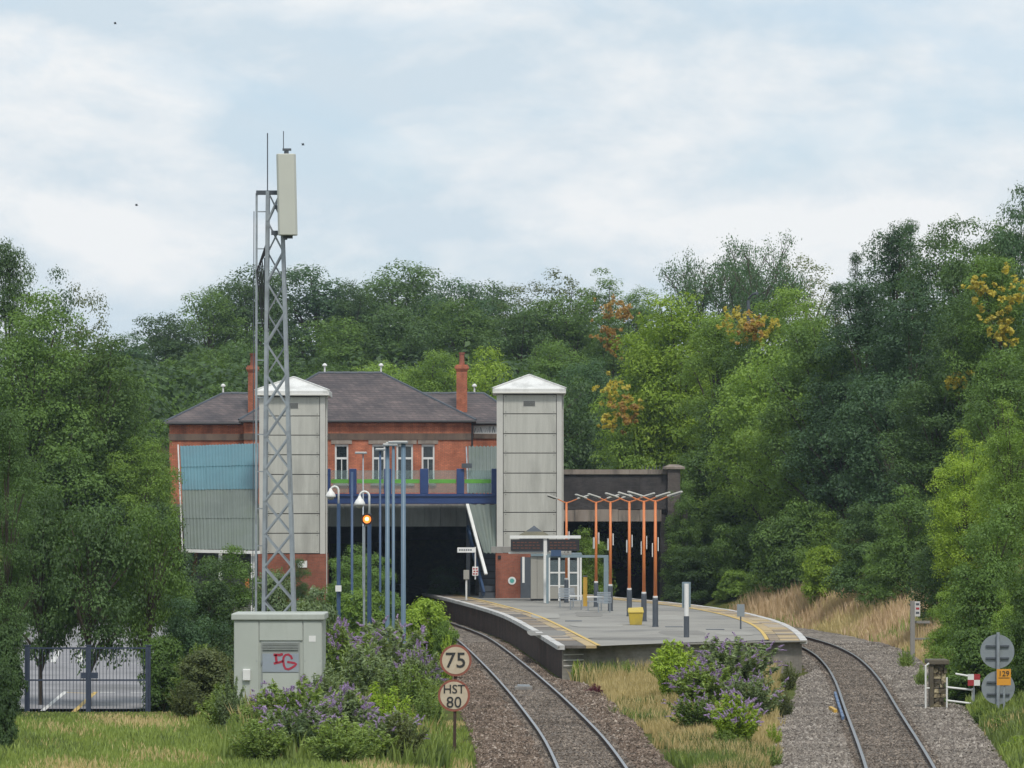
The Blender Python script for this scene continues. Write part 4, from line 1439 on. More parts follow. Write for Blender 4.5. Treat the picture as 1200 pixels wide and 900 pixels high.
# ------------------------------------------------------------------ equipment cabin
CD = 112.0
cb = root('equipment_cabin', 'pale grey trackside cabin with red graffiti on its door', 'cabin', (pix(326, 0, CD)[0], CD, 0))
K = lambda x: (x - 600) * CD / FPX
kz = lambda y: zr(y, CD)
MB().box(K(274), K(377.5), CD + .04, CD + 2.2, -.1, kz(727)).build('shell', cabin_mat, cb)
MB().box(K(271), K(380.5), CD - .06, CD + 2.3, kz(727) + .003, kz(719)).build('roof', cabin_mat, cb, bevel=.03)
for a, c in ((274.5, 303), (304, 354.5), (355.5, 377)):
    if a == 304:
        MB().box(K(a), K(c), CD, CD + .035, kz(750.5), kz(728)).build('panel', cabin_mat, cb, bevel=.006)
    else:
        MB().box(K(a), K(c), CD, CD + .035, -.05, kz(728)).build('panel', cabin_mat, cb, bevel=.006)
dr = MB().box(K(306), K(351.5), CD + .005, CD + .036, .05, kz(752)).build('door', cabin_dark, cb)
for k in range(5):
    MB().box(K(308), K(349.5), CD - .03, CD + .004, kz(761 - k * 1.8) - .012, kz(761 - k * 1.8) + .012).build('louvre', cabin_dark, dr)
MB().box(K(307.5), K(350), CD - .01, CD + .004, kz(787.5), kz(766)).build('upper_panel', cabin_blue, dr)
MB().box(K(308), K(350), CD - .008, CD + .004, .3, kz(789)).build('lower_panel', cabin_mat, dr)
MB().box(K(284.5), K(293.5), CD - .09, CD - .003, kz(797.5), kz(784)).build('switch_box', white_paint, cb, bevel=.02)


for zz in (.35, 1.05, 1.6):
    MB().tube([(K(306.5), CD - .015, zz), (K(306.5), CD - .015, zz + .11)], .016, 6).build('hinge', galv, dr)
MB().tube([(K(349.3), CD - .03, .95), (K(349.3), CD - .03, 1.12)], .014, 6).build('handle', slate_grey, dr)
MB().box(K(362), K(370), CD - .006, CD - .001, kz(752), kz(745)).build('label_plate', white_paint, cb)
for zz in (.5, 1.7):
    for x in (276.5, 301, 357.5, 375):
        MB().disc((K(x), zz), .014, CD - .006, CD - .001, n=8).build('bolt', galv, cb)


def stroke(pts, name, w=.055):
    m_ = MB()
    P = [Vector((K(x), CD - .016, kz(y))) for x, y in pts]
    vv, fs = [], []
    for i, p in enumerate(P):
        d = (P[min(i + 1, len(P) - 1)] - P[max(i - 1, 0)]).normalized()
        n_ = Vector((-d.z, 0, d.x)) * w / 2
        vv += [p - n_, p + n_, p - n_ + Vector((0, .004, 0)), p + n_ + Vector((0, .004, 0))]
    for i in range(len(P) - 1):
        a = 4 * i
        fs += [(a, a + 1, a + 5, a + 4), (a + 2, a + 6, a + 7, a + 3), (a, a + 4, a + 6, a + 2), (a + 1, a + 3, a + 7, a + 5)]
    m_.add(vv, fs)
    return m_.build(name, red_spray, dr)


stroke([(331.5, 766.3), (328, 767.5), (320.5, 767.3)], 'graffiti_letter', .07)
stroke([(323, 767), (323.6, 771), (324.2, 776.5)], 'graffiti_letter', .065)
stroke([(320.8, 777.6), (324, 776.8), (328, 776), (332, 774.6)], 'graffiti_letter', .06)
stroke([(342.3, 772.5), (341, 769), (338, 767), (334.5, 767.4), (332.3, 770.5), (332, 775), (332.8, 780), (334.5, 783.5), (338, 784.3), (342, 782.5), (346, 779.8), (347.3, 778.3), (345, 777), (341, 776.3), (336.5, 775.6)], 'graffiti_letter', .058)

# ------------------------------------------------------------------ lamps and poles on the left


def crook_lamp(x, ytop, xl, yl, D, label, post_m, yt):
    t = root('crook_lamp', label, 'lamp post', (pix(x, 0, D)[0], D, 0), group='shepherd crook lamps on the left')
    cx = t.location.x
    z0 = float(zt(cx, D))
    zj = zr(yt, D)
    MB().tube([(cx, D, z0), (cx, D, z0 + 1.0), (cx, D, z0 + 1.05), (cx, D, zj)], [.11, .11, .085, .075], 12).build('post', post_m, t)
    zt_ = zr(ytop, D)
    xe = pix(xl, 0, D)[0]
    pts = [(cx, D, zj - .02), (cx, D, zt_ - abs(cx - xe) / 2)]
    r_ = (cx - xe) / 2
    for k in range(1, 9):
        a = math.pi * k / 8
        pts.append((cx - r_ + r_ * math.cos(a), D, zt_ - r_ + r_ * math.sin(a)))
    zl = zr(yl, D)
    pts.append((xe, D, zl + .12))
    MB().tube(pts, .04, 8).build('crook', white_paint, t, smooth=True)
    h = MB().lathe([(.04, zl + .2), (.08, zl + .1), (.15, zl + .02), (.2, zl - .08), (.21, zl - .16), (.1, zl - .17)][::-1], 14, xe, D).build('shade', white_paint, t, smooth=True)
    MB().lathe([(.05, zl - .27), (.12, zl - .23), (.15, zl - .172)], 12, xe, D).build('bulb_glass', shelter_grey, h)
    return t


cl1 = crook_lamp(396.8, 570, 387.5, 578, 172, 'dark blue lamp with a white crook, left of the two beside the lift tower', dark_blue_pole, 590)
MB().box(cl1.location.x - .12, cl1.location.x + .12, 171.75, 171.9, zr(693, 172), zr(686, 172)).build('notice_box', white_paint, cl1)
crook_lamp(432.8, 576, 421.5, 587, 160, 'dark blue lamp with a white crook standing right behind the lit amber signal', dark_blue_pole, 602)

sg = root('colour_light_signal', 'small railway signal showing a lit amber light on a thin grey post', 'signal', (pix(426.5, 0, 158)[0], 158, 0))
D = 158
cx, cz = pix(430, 0, D)[0], zr(608.5, D)
MB().tube([(sg.location.x, D + .1, float(zt(sg.location.x, D))), (sg.location.x, D + .1, cz - .25)], .045, 8).build('post', galv, sg)
MB().disc((cx, cz), .22, D, D + .12).build('backplate', worn('signal_dark', (.05, .03, .02), None, 3, .6), sg)
MB().bar((sg.location.x, D + .1, cz - .3), (cx, D + .1, cz - .1), .06, .06).build('bracket', galv, sg)
MB().disc((cx, cz), .15, D - .03, D - .002).build('amber_lens', lamp_amber, sg)
MB().disc((cx, cz + .01), .07, D - .05, D - .031).build('bulb', lamp_core, sg)
hood = MB()
for k in range(9):
    a0, a1 = math.pi * k / 9, math.pi * (k + 1) / 9
    hood.add([(cx + .18 * math.cos(a), y, cz + .18 * math.sin(a)) for a, y in ((a0, D), (a1, D), (a1, D - .22), (a0, D - .22))], [(0, 1, 2, 3)])
hood.build('hood', black, sg)


def pole(x, ytop, D, r, m, label, heads, cat='lamp post'):
    t = root('lighting_column', label, cat, (pix(x, 0, D)[0], D, 0), group='tall blue lighting columns')
    cx = t.location.x
    zz = zr(ytop, D)
    z0 = float(zt(cx, D))
    MB().tube([(cx, D, z0), (cx, D, z0 + 1.2), (cx, D, z0 + 1.25), (cx, D, zz)], [r * 1.15, r * 1.15, r, r * .9], 12).build('column', m, t, smooth=True)
    for a, c, dy in heads:
        xa, xb = pix(a, 0, D)[0], pix(c, 0, D)[0]
        hd = MB().box(xa, xb, D - .18 - dy, D + .18 - dy, zz, zz + .09).build('lamp_head', galv, t, bevel=.02)
        MB().box(xa + .02, xb - .02, D - .19 - dy, D - .181 - dy, zz + .06, zz + .1).build('head_trim', white_paint, hd)
    return t


pole(472.7, 520, 150, .088, blue_pole, 'thick pale blue lighting column, rightmost and thickest of the cluster', [(455, 478, 0)])
pole(461, 521, 165, .062, blue_pole, 'slim pale blue lighting column just left of the thickest column', [(452, 476, 0)])
pole(454, 523, 158, .085, blue_pole, 'pale blue lighting column with flat head, second thickest of the cluster', [(449, 466, .2)])
pole(445.5, 528, 180, .05, dark_blue_pole, 'thin dark blue lighting column left of the pale blue cluster', [(440, 452, 0)])
pole(412.5, 553, 190, .06, dark_blue_pole, 'thin dark blue column between the two white crooked lamps', [])
pole(425.5, 532, 195, .035, galv, 'very thin grey column with short crossbar above the amber signal', [(416, 430, 0)])

# ------------------------------------------------------------------ speed signs on the left
SD = 103.5
ss = root('speed_sign', 'pair of round speed signs reading 75 and HST 80 on one post', 'sign', (pix(533, 0, SD)[0], SD, 0))
z0 = float(zt(pix(533, 0, SD)[0], SD))
MB().bar((pix(532.5, 0, SD)[0], SD + .06, z0), (pix(534, 0, SD)[0], SD + .06, zr(757, SD)), .075, .06).build('post', rail_rust, ss)
for (x, y, r_) in ((534, 774, 18.6), (532, 815, 18.8)):
    c = (pix(x, 0, SD)[0], zr(y, SD))
    rr = r_ * SD / FPX
    d_ = MB().disc(c, rr, SD, SD + .025, n=40).build('sign_disc', sign_rim, ss)
    MB().disc(c, rr * .86, SD - .006, SD - .001, n=40).build('sign_face', sign_white, d_)
text('75', .52, (pix(534, 0, SD)[0], SD - .012, zr(774.5, SD)), sign_black, ss, bold=.004)
text('HST', .3, (pix(532, 0, SD)[0], SD - .012, zr(808, SD)), sign_black, ss, bold=.002)
text('80', .38, (pix(532, 0, SD)[0], SD - .012, zr(823.5, SD)), sign_black, ss, bold=.002)

# signs seen from behind on the right
RD = 116.0
rs = root('round_sign', 'two grey round signs seen from behind, one above the other on one post', 'sign', (pix(1169, 0, RD)[0], RD, 0))
zg = float(zt(rs.location.x, RD))
MB().tube([(pix(1169.5, 0, RD)[0], RD - .05, zg - .1), (pix(1169.5, 0, RD)[0], RD - .05, zr(741, RD))], .05, 10).build('post', galv, rs)
for (x, y, r_) in ((1169, 763.5, 20), (1170, 806, 19.5)):
    c = (pix(x, 0, RD)[0], zr(y, RD))
    rr = r_ * RD / FPX
    d_ = MB().disc(c, rr, RD + .05, RD + .07, n=40).build('sign_disc', sign_back, rs)
    for dz_ in (.15, -.18):
        MB().bar((c[0] - rr * .68, RD + .02, c[1] + dz_), (c[0] + rr * .68, RD + .02, c[1] + dz_), .05, .045).build('brace_bar', slate_grey, d_)
OD = 114.5
os_ = root('orange_sign', 'square orange mile plate with black figures in front of the grey signs', 'sign', (pix(1177, 0, OD)[0], OD, 0))
zg = float(zt(os_.location.x, OD))
MB().tube([(pix(1177, 0, OD)[0], OD + .04, zg - .1), (pix(1177, 0, OD)[0], OD + .04, zr(786, OD))], .03, 8).build('post', galv, os_)
MB().box(pix(1168, 0, OD)[0], pix(1184.5, 0, OD)[0], OD - .02, OD, zr(803, OD), zr(784, OD)).build('plate', sign_orange, os_)
text('129', .2, (pix(1176.3, 0, OD)[0], OD - .028, zr(789.5, OD)), sign_black, os_)
MB().box(pix(1170, 0, OD)[0], pix(1183, 0, OD)[0], OD - .026, OD - .021, zr(794.8, OD), zr(794, OD)).build('rule', sign_black, os_)

# mossy refuge post and white handrail, chequer board
PD = 124.0
rb = root('stone_refuge', 'mossy timber and rubble stone structure beside the right track', 'refuge', (pix(1098, 0, PD)[0], PD, 0))
Pq = lambda x: (x - 600) * PD / FPX
zq = lambda y: zr(y, PD)
zg = float(zt(rb.location.x, PD)) - .3
MB().box(Pq(1089), Pq(1094), PD - .1, PD + .3, zg, zq(779)).build('timber_post', mossy, rb, bevel=.02)
MB().box(Pq(1087), Pq(1112), PD - .16, PD + .9, zq(779) + .003, zq(773)).build('lintel', mossy, rb, bevel=.03)
MB().box(Pq(1094.2), Pq(1107), PD + .15, PD + .9, zg, zq(779)).build('rear_fill', mossy, rb)
rs_ = random.Random(4)
zz = zg + .15
while zz < zq(780):
    x = Pq(1094.5)
    h = rs_.uniform(.1, .16)
    while x < Pq(1106):
        w = rs_.uniform(.12, .22)
        mb = MB()
        vv = []
        for (a, b2, c) in ((0, 0, 0), (1, 0, 0), (1, 1, 0), (0, 1, 0), (0, 0, 1), (1, 0, 1), (1, 1, 1), (0, 1, 1)):
            vv.append((x + a * (w - .015) + rs_.uniform(-.015, .015), PD - .02 + b2 * .2 + rs_.uniform(-.04, .02), zz + c * (h - .015) + rs_.uniform(-.012, .012)))
        mb.add(vv, [(0, 3, 2, 1), (4, 5, 6, 7), (0, 1, 5, 4), (1, 2, 6, 5), (2, 3, 7, 6), (3, 0, 4, 7)])
        mb.build('stone', rubble if rs_.random() < .6 else mossy, rb)
        x += w
    zz += h

hr = root('handrail', 'white tubular handrail beside the mossy stone refuge', 'handrail', (Pq(1126), PD - .4, 0))
for y in (791, 806.5, 822):
    MB().tube([(Pq(1107 if y > 800 else 1118), PD - .4, zq(y - 2)), (Pq(1140 if y < 820 else 1136), PD - .5, zq(y + 1.5))], .028, 8).build('rail', white_paint, hr)
for x in (1108, 1138):
    MB().tube([(Pq(x), PD - .4, zg), (Pq(x), PD - .4, zq(806 if x > 1120 else 793))], .028, 8).build('post', white_paint, hr)
hr2 = root('handrail', 'short white hoop rail on the left side of the mossy stone refuge', 'handrail', (Pq(1085), PD - .2, 0))
MB().tube([(Pq(1084), PD - .2, zg), (Pq(1084), PD - .2, zq(780)), (Pq(1088), PD - .2, zq(777))], .028, 8).build('hoop', white_paint, hr2)
MB().tube([(Pq(1084), PD - .2, zq(806)), (Pq(1088.6), PD - .2, zq(806))], .022, 6).build('rung', white_paint, hr2)
cq = root('chequer_board', 'red and white chequered board fixed by the white handrail', 'sign', (Pq(1139), PD - .6, 0))
MB().tube([(Pq(1139), PD - .55, zg), (Pq(1139), PD - .55, zq(800))], .025, 8).build('post', galv, cq)
for i in range(2):
    for j in range(2):
        xa, za = Pq(1131.5 + i * 7.2), zq(802.5 - j * 6.8)
        MB().box(xa, xa + 7.1 * PD / FPX, PD - .62, PD - .6, za, za + 6.7 * PD / FPX).build('square', white_paint if (i + j) % 2 else sign_red, cq)
# timber gate and marker post up the bank
GD = 158.0
gt2 = root('bank_fence', 'weathered pale timber fence panel in the long grass on the bank', 'fence', (pix(1075, 0, GD)[0], GD, 0))
Q = lambda x: (x - 600) * GD / FPX
zq2 = lambda y: zr(y, GD)
MB().box(Q(1072), Q(1090), GD, GD + .08, zq2(730.5), zq2(727.5)).build('top_rail', concrete_grey, gt2)
for i in range(6):
    MB().box(Q(1073 + i * 3), Q(1074.4 + i * 3), GD + .082, GD + .12, zq2(751), zq2(728)).build('picket', tactile, gt2)
MB().box(Q(1072), Q(1090), GD, GD + .08, zq2(749.5), zq2(747.5)).build('bottom_rail', concrete_grey, gt2)
mk = root('marker_post', 'square white concrete marker post with faded notice on the bank', 'post', (pix(1069, 0, GD)[0], GD - .3, 0))
MB().box(Q(1066), Q(1071), GD - .4, GD - .2, float(zt(Q(1068), GD)) - .2, zq2(704)).build('post', concrete_grey, mk)
MB().box(Q(1070.8), Q(1077), GD - .42, GD - .36, zq2(722), zq2(704.5)).build('notice', coping_mat, mk)
for i in range(3):
    MB().box(Q(1072), Q(1076), GD - .427, GD - .421, zq2(719 - i * 5), zq2(716.5 - i * 5)).build('print', sign_red if i % 2 else slate_grey, mk)

# track fittings
aw = root('track_magnet', 'low grey box between the rails of the left track', 'magnet box', (0, 0, 0))
p = gpix(613.5, 804)
MB().box(p[0] - .28, p[0] + .28, p[1] - .35, p[1] + .35, BAL - .02, .0).build('body', concrete_grey, aw, bevel=.03)
MB().box(p[0] - .2, p[0] + .2, p[1] - .25, p[1] + .25, .003, .04).build('plate', galv, aw)
g1_ = root('rail_greaser', 'long blue rail greaser clamped outside the left rail of the right track', 'rail greaser', (0, 0, 0))
for d in np.arange(117, 131, 2.3):
    x = float(CR(d)) - .7525 - .14
    x2 = float(CR(d + 2.1)) - .7525 - .14
    MB().bar((x, d, -.05), (x2, d + 2.1, -.05), .07, .1).build('bar', greaser_blue, g1_)
MB().box(float(CR(122)) - 1.15, float(CR(122)) - 1.05, 121, 123, -.1, .0).build('cover', yellow_post, g1_)
# ------------------------------------------------------------------ gates to the car park
GT = 119.3
gx_ = lambda x: (x - 600) * GT / FPX
gz_ = lambda y: zr(y, GT)
for k, (a, c, lb) in enumerate(((33.5, 102, 'left leaf of the dark blue grey steel mesh gates to the car park'), (105, 172, 'right leaf of the dark blue grey steel mesh gates to the car park'))):
    g = root('gate_leaf', lb, 'gate', (gx_(a), GT, 0), group='car park gate leaves')
    for y in (759.5, 797, 836):
        MB().box(gx_(a), gx_(c), GT - .02, GT + .02, gz_(y) - .022, gz_(y) + .022).build('rail', gate_paint, g)
    for x in (a, c):
        MB().box(gx_(x) - .035, gx_(x) + .035, GT - .03, GT + .03, gz_(838), gz_(758)).build('stile', gate_paint, g)
    n = 17
    pm = None
    for i in range(1, n):
        x = gx_(a + (c - a) * i / n)
        if pm is None:
            pm = MB().box(x - .007, x + .007, GT - .008, GT + .008, gz_(836), gz_(760)).build('bar', gate_paint, g)
            xf = x
        else:
            q_ = pm.copy()
            COL.objects.link(q_)
            q_.location = (x - xf, 0, 0)
    # a bracing stay and lock
    MB().box(gx_(95 if k == 0 else 107), gx_(101 if k == 0 else 115), GT - .07, GT - .035, gz_(795), gz_(788)).build('lock_box', gate_paint, g)
for x, lb in ((31, 'thick blue gate post at the left end of the gates'), (103.5, 'blue gate post where the two gate leaves meet'), (173.5, 'thick blue gate post at the right end of the gates')):
    t = root('gate_post', lb, 'gate post', (gx_(x), GT + .12, 0), group='blue gate posts')
    MB().box(gx_(x) - .06, gx_(x) + .06, GT + .05, GT + .21, -.2, gz_(757)).build('post', gate_paint, t)
    MB().box(gx_(x) - .1, gx_(x) + .1, GT + .03, GT + .23, gz_(757) + .003, gz_(756)).build('cap', gate_paint, t)

# ------------------------------------------------------------------ foliage


def quads(cent, nor, size, aspect=.55, r=rng):
    """leaf cards: a pointed, folded leaf (two triangles) for each centre, facing its normal"""
    n = len(cent)
    nor = nor / np.maximum(np.linalg.norm(nor, axis=1, keepdims=True), 1e-6)
    ref = r.normal(0, 1, (n, 3))
    u = np.cross(nor, ref)
    u /= np.maximum(np.linalg.norm(u, axis=1, keepdims=True), 1e-6)
    w = np.cross(nor, u)
    s = (size * r.uniform(.65, 1.3, n))[:, None]
    v = np.stack([cent - u * s * .5, cent + w * s * aspect * .5 + nor * s * .08 - u * s * .08, cent + u * s * .5, cent - w * s * aspect * .5 + nor * s * .08 - u * s * .08], 1)
    return v.reshape(-1, 3)


def quad_mesh(name, v):
    n = len(v) // 4
    return np_mesh(name, v, np.arange(n * 4).reshape(n, 4), 4)


def unit(r, n):
    d = r.normal(0, 1, (n, 3))
    return d / np.linalg.norm(d, axis=1, keepdims=True)


PROTO = {}


def limb_mesh(name, paths):
    m_ = MB()
    for pts, rad in paths:
        m_.tube(pts, rad, 6, cap=False)
    me = bpy.data.meshes.new(name)
    me.from_pydata(m_.v, [], m_.f)
    me.update()
    for p in me.polygons:
        p.use_smooth = True
    return me


def make_crown(key, asp, seed, shape, clumps=95, leaves=230, leaf=.02, crad=(.075, .125), low=.1, gap=0.0, droop=0.0):
    """unit plant: height 1, crown about 1 wide. Leaf clumps spread through the crown's volume, with limbs leading to them"""
    r = np.random.default_rng(seed)
    bd = unit(r, 9)
    ba = r.uniform(-.22, .3, 9)
    cs, cr_ = [], []
    clumps = int(clumps * (.5 + .5 * asp) * 1.0)
    crad = (crad[0] * 1.08, crad[1] * 1.12)
    tries = 0
    while len(cs) < clumps and tries < 20000:
        tries += 1
        d = unit(r, 1)[0]
        lob = 1 + sum(a * math.exp(-5 * (1 - float(d @ b_))) for a, b_ in zip(ba, bd))
        rr = r.uniform(.22, 1.0) ** .55 * .94 * lob
        if shape == 'cone':
            z = r.random() ** 1.25
            a = r.random() * 6.283
            q = (1 - z) ** .8 * .5 * r.uniform(.5, 1.05)
            c = np.array([q * math.cos(a), q * math.sin(a), low + z * (.97 - low)])
        elif shape == 'round':
            c = np.array([d[0] * .43 * rr, d[1] * .43 * rr, .56 + d[2] * .38 * rr])
        elif shape == 'oval':
            k = .43 * (1 - .28 * max(0, d[2]))
            c = np.array([d[0] * k * rr, d[1] * k * rr, .53 + d[2] * .42 * rr])
        elif shape == 'dome':
            z = abs(d[2])
            c = np.array([d[0] * .45 * rr, d[1] * .45 * rr, .08 + z * .84 * rr])
        else:   # 'flat': wide crown, open below
            c = np.array([d[0] * .47 * rr, d[1] * .47 * rr, .56 + d[2] * .38 * rr])
        if c[2] < low or c[2] > 1.0:
            continue
        rad = r.uniform(*crad)
        if gap and any(np.linalg.norm(c * (1, 1, asp) - p) < gap * (rad + q) for p, q in zip(cs, cr_)):
            continue
        cs.append(c * (1, 1, asp))
        cr_.append(rad)
    cen, nor = [], []
    for c, rad in zip(cs, cr_):
        n = int(leaves * (rad / .1) ** 2)
        d = unit(r, n)
        d[:, 2] = np.where((d[:, 2] < -.25) & (r.random(n) < .6), -d[:, 2] * .7, d[:, 2])
        rr = rad * r.uniform(.25, 1.0, n) ** .5 * (1 + .25 * np.sin(d[:, 0] * 5 + c[0] * 40) * np.sin(d[:, 1] * 6 + c[1] * 30))
        p = c + d * rr[:, None] * (1.1, 1.1, .82)
        p[:, 2] -= droop * rr * r.random(n)
        cen.append(p)
        nor.append(d * .8 + np.array([0, 0, .5]) + r.normal(0, .36, (n, 3)))
    cen, nor = np.concatenate(cen), np.concatenate(nor)
    ok = cen[:, 2] > .005
    v = quads(cen[ok], nor[ok], leaf, r=r)
    hmax = np.quantile(v[:, 2], .9985)
    rmax = np.quantile(np.hypot(v[:, 0], v[:, 1]), .97)
    sc_ = np.array([.5 / rmax, .5 / rmax, 1 / hmax])
    v = v * sc_
    me = quad_mesh('crown', v)
    cs = [c * sc_ for c in cs]
    paths = [([(0, 0, -.03), (.006, .004, .2), (-.006, .01, .45), (.01, 0, .75)], [.03, .022, .016, .005])]
    order = r.permutation(len(cs))[:26]
    for i in order:
        c = cs[i]
        z0 = max(.08, min(.6, c[2] * .55 - .02))
        mid = (c[0] * .45, c[1] * .45, z0 + (c[2] - z0) * .62)
        paths.append(([(0, 0, z0), mid, tuple(c)], [.012, .008, .003]))
    PROTO.setdefault(key, []).append((asp, me, limb_mesh('trunk', paths)))


SHAPES = {
    'broad': ((.95, 1.5, 2.3), dict(shape='round', clumps=95, leaves=175, leaf=.024, crad=(.08, .135), gap=.18)),
    'broad2': ((1.0, 1.6, 2.5), dict(shape='round', clumps=85, leaves=165, leaf=.023, crad=(.085, .14), gap=.15)),
    'tall': ((1.3, 2.1, 3.1), dict(shape='oval', clumps=90, leaves=170, leaf=.022, gap=.2)),
    'tall2': ((1.5, 2.4), dict(shape='oval', clumps=85, leaves=180, leaf=.022, crad=(.07, .125), gap=.25)),
    'dome': ((.8, 1.4, 2.2), dict(shape='dome', clumps=80, leaves=170, leaf=.027, crad=(.09, .14), low=.03, gap=.34)),
    'dome2': ((.9, 1.5), dict(shape='dome', clumps=65, leaves=190, leaf=.03, crad=(.1, .16), low=.03)),
    'cone': ((2.6, 4.2), dict(shape='cone', clumps=70, leaves=110, leaf=.022, crad=(.06, .1), low=.06)),
    'loose': ((1.4, 2.3), dict(shape='oval', clumps=85, leaves=110, leaf=.022, crad=(.06, .1), gap=.55)),
    'shrub': ((.8, 1.4), dict(shape='dome', clumps=46, leaves=120, leaf=.05, crad=(.11, .19), low=.02)),
    'shrub2': ((.9, 1.5), dict(shape='dome', clumps=36, leaves=130, leaf=.06, crad=(.11, .18), low=.02, gap=.4)),
    'open': ((.9, 1.3), dict(shape='flat', clumps=70, leaves=130, leaf=.028, crad=(.08, .13), low=.24, gap=.3)),
    'willow': ((1.5, 2.5), dict(shape='oval', clumps=95, leaves=180, leaf=.023, crad=(.07, .13), low=.06, droop=.8, gap=.34)),
}
_seed = 0
for _k, (_as, _kw) in SHAPES.items():
    for _a in _as:
        _seed += 1
        make_crown(_k, _a, _seed, **_kw)


def sparse_tree(seed):
    """wide open tree: visible branching with small leaf clusters towards the tips"""
    r = np.random.default_rng(seed)
    paths, tips = [], []

    def grow(p, d, ln, rad, lev):
        p1 = p + d * ln * .5 + r.normal(0, .02, 3) * ln
        p2 = p + d * ln
        paths.append(([tuple(p), tuple(p1), tuple(p2)], [rad, rad * .8, rad * .6]))
        if lev == 0:
            tips.append(p2)
            return
        if lev <= 2:
            tips.append(p1)
            tips.append(p2)
        for k in range(3 if lev > 1 else 3):
            nd = d + r.normal(0, .62, 3) * (1, 1, .5) + np.array([0, 0, .1])
            nd /= np.linalg.norm(nd)
            grow(p2, nd, ln * r.uniform(.62, .85), rad * .58, lev - 1)
    for k in range(9):
        a = k / 9 * 6.28 + r.uniform(-.3, .3)
        d = np.array([math.cos(a) * .75, math.sin(a) * .75, r.uniform(.22, .8)])
        d /= np.linalg.norm(d)
        grow(np.array([0, 0, .3]), d, .2, .013, 4)
    paths.append(([(0, 0, -.05), (.01, 0, .15), (0, 0, .32)], [.03, .025, .018]))
    t = np.array(tips)
    ext = np.abs(t[:, :2]).max()
    n = 30
    c = np.repeat(t, n, 0) + r.normal(0, .02, (len(t) * n, 3)) * (1, 1, .7)
    v = quads(c, r.normal(0, 1, c.shape) + (0, 0, .5), .0095, r=r)
    zmax = v[:, 2].max()
    s = np.array([.5 / ext, .5 / ext, 1 / zmax])
    me = quad_mesh('crown', v * s)
    paths = [([tuple(np.array(q) * s) for q in pts], [a * 1.0 for a in rad]) for pts, rad in paths]
    PROTO['sparse'] = (me, limb_mesh('trunk', paths))


sparse_tree(5)


def stems_plant(key, seed, nst, leaf, spikes=True, spread=.4, per=62, feather=False):
    """arching stems from one base, lance leaves along them, cone shaped flower spikes at the tips"""
    r = np.random.default_rng(seed)
    paths, cen, nor, fl, fn = [], [], [], [], []
    sp_v, sp_f = [], []
    for k in range(nst):
        a = r.random() * 6.283
        reach = spread * r.random() ** .6
        h = r.uniform(.55, 1.0) * (1 - .35 * reach / spread)
        p0 = np.array([math.cos(a) * .06, math.sin(a) * .06, 0])
        p3 = np.array([math.cos(a) * reach, math.sin(a) * reach, h])
        p1 = p0 + np.array([math.cos(a) * reach * .25, math.sin(a) * reach * .25, h * .5])
        ts = np.linspace(0, 1, 6)
        pts = [(1 - t) ** 2 * p0 + 2 * t * (1 - t) * p1 + t * t * p3 for t in ts]
        paths.append(([tuple(q) for q in pts], [.007 * (1 - .7 * t) for t in ts]))
        t = r.uniform(.12, 1, per) ** .8
        q = ((1 - t) ** 2)[:, None] * p0 + (2 * t * (1 - t))[:, None] * p1 + (t * t)[:, None] * p3
        d = unit(r, per)
        q = q + d * (.055 * r.random(per) ** .5)[:, None] * (1.3 - t)[:, None] * 1.5
        cen.append(q)
        nor.append(d * .4 + (0, 0, .7) + r.normal(0, .4, (per, 3)))
        if spikes:
            tip, dr_ = p3, (p3 - p1)
            dr_ = dr_ / np.linalg.norm(dr_)
            for j in range(r.integers(0, 4)):
                dd = dr_ + r.normal(0, .4, 3)
                dd /= np.linalg.norm(dd)
                ln = r.uniform(.06, .12)
                base = tip + r.normal(0, .02, 3)
                m_ = 70
                tt = r.random(m_)
                rad = .016 * (1 - tt * .85)
                o = unit(r, m_)
                fl.append(base + dd * (tt * ln)[:, None] + o * rad[:, None] + np.array([0, 0, -1]) * (tt ** 2 * ln * .25)[:, None])
                fn.append(o + r.normal(0, .2, o.shape))
    cen, nor = np.concatenate(cen), np.concatenate(nor)
    leafm = quad_mesh('foliage', quads(cen, nor, leaf, .32, r=r))
    fm = quad_mesh('flower_spikes', quads(np.concatenate(fl), np.concatenate(fn), .013, .8, r=r)) if spikes else None
    PROTO[key] = (leafm, limb_mesh('stems', paths), fm)


stems_plant('buddleia', 21, 85, .075, per=95)
stems_plant('buddleia2', 22, 70, .08, spread=.48, per=95)
stems_plant('forb', 23, 70, .06, spikes=False, per=95, spread=.45)
stems_plant('forb2', 24, 60, .055, spikes=False, spread=.4, per=100)

n_plants = 0


def up_bank(x, D, off):
    """first distance beyond D at which a plant seen at column x stands off metres up the right bank"""
    while D < 262 and (x - 600) * D / FPX - float(toe(D)) < off:
        D += 1
    return D


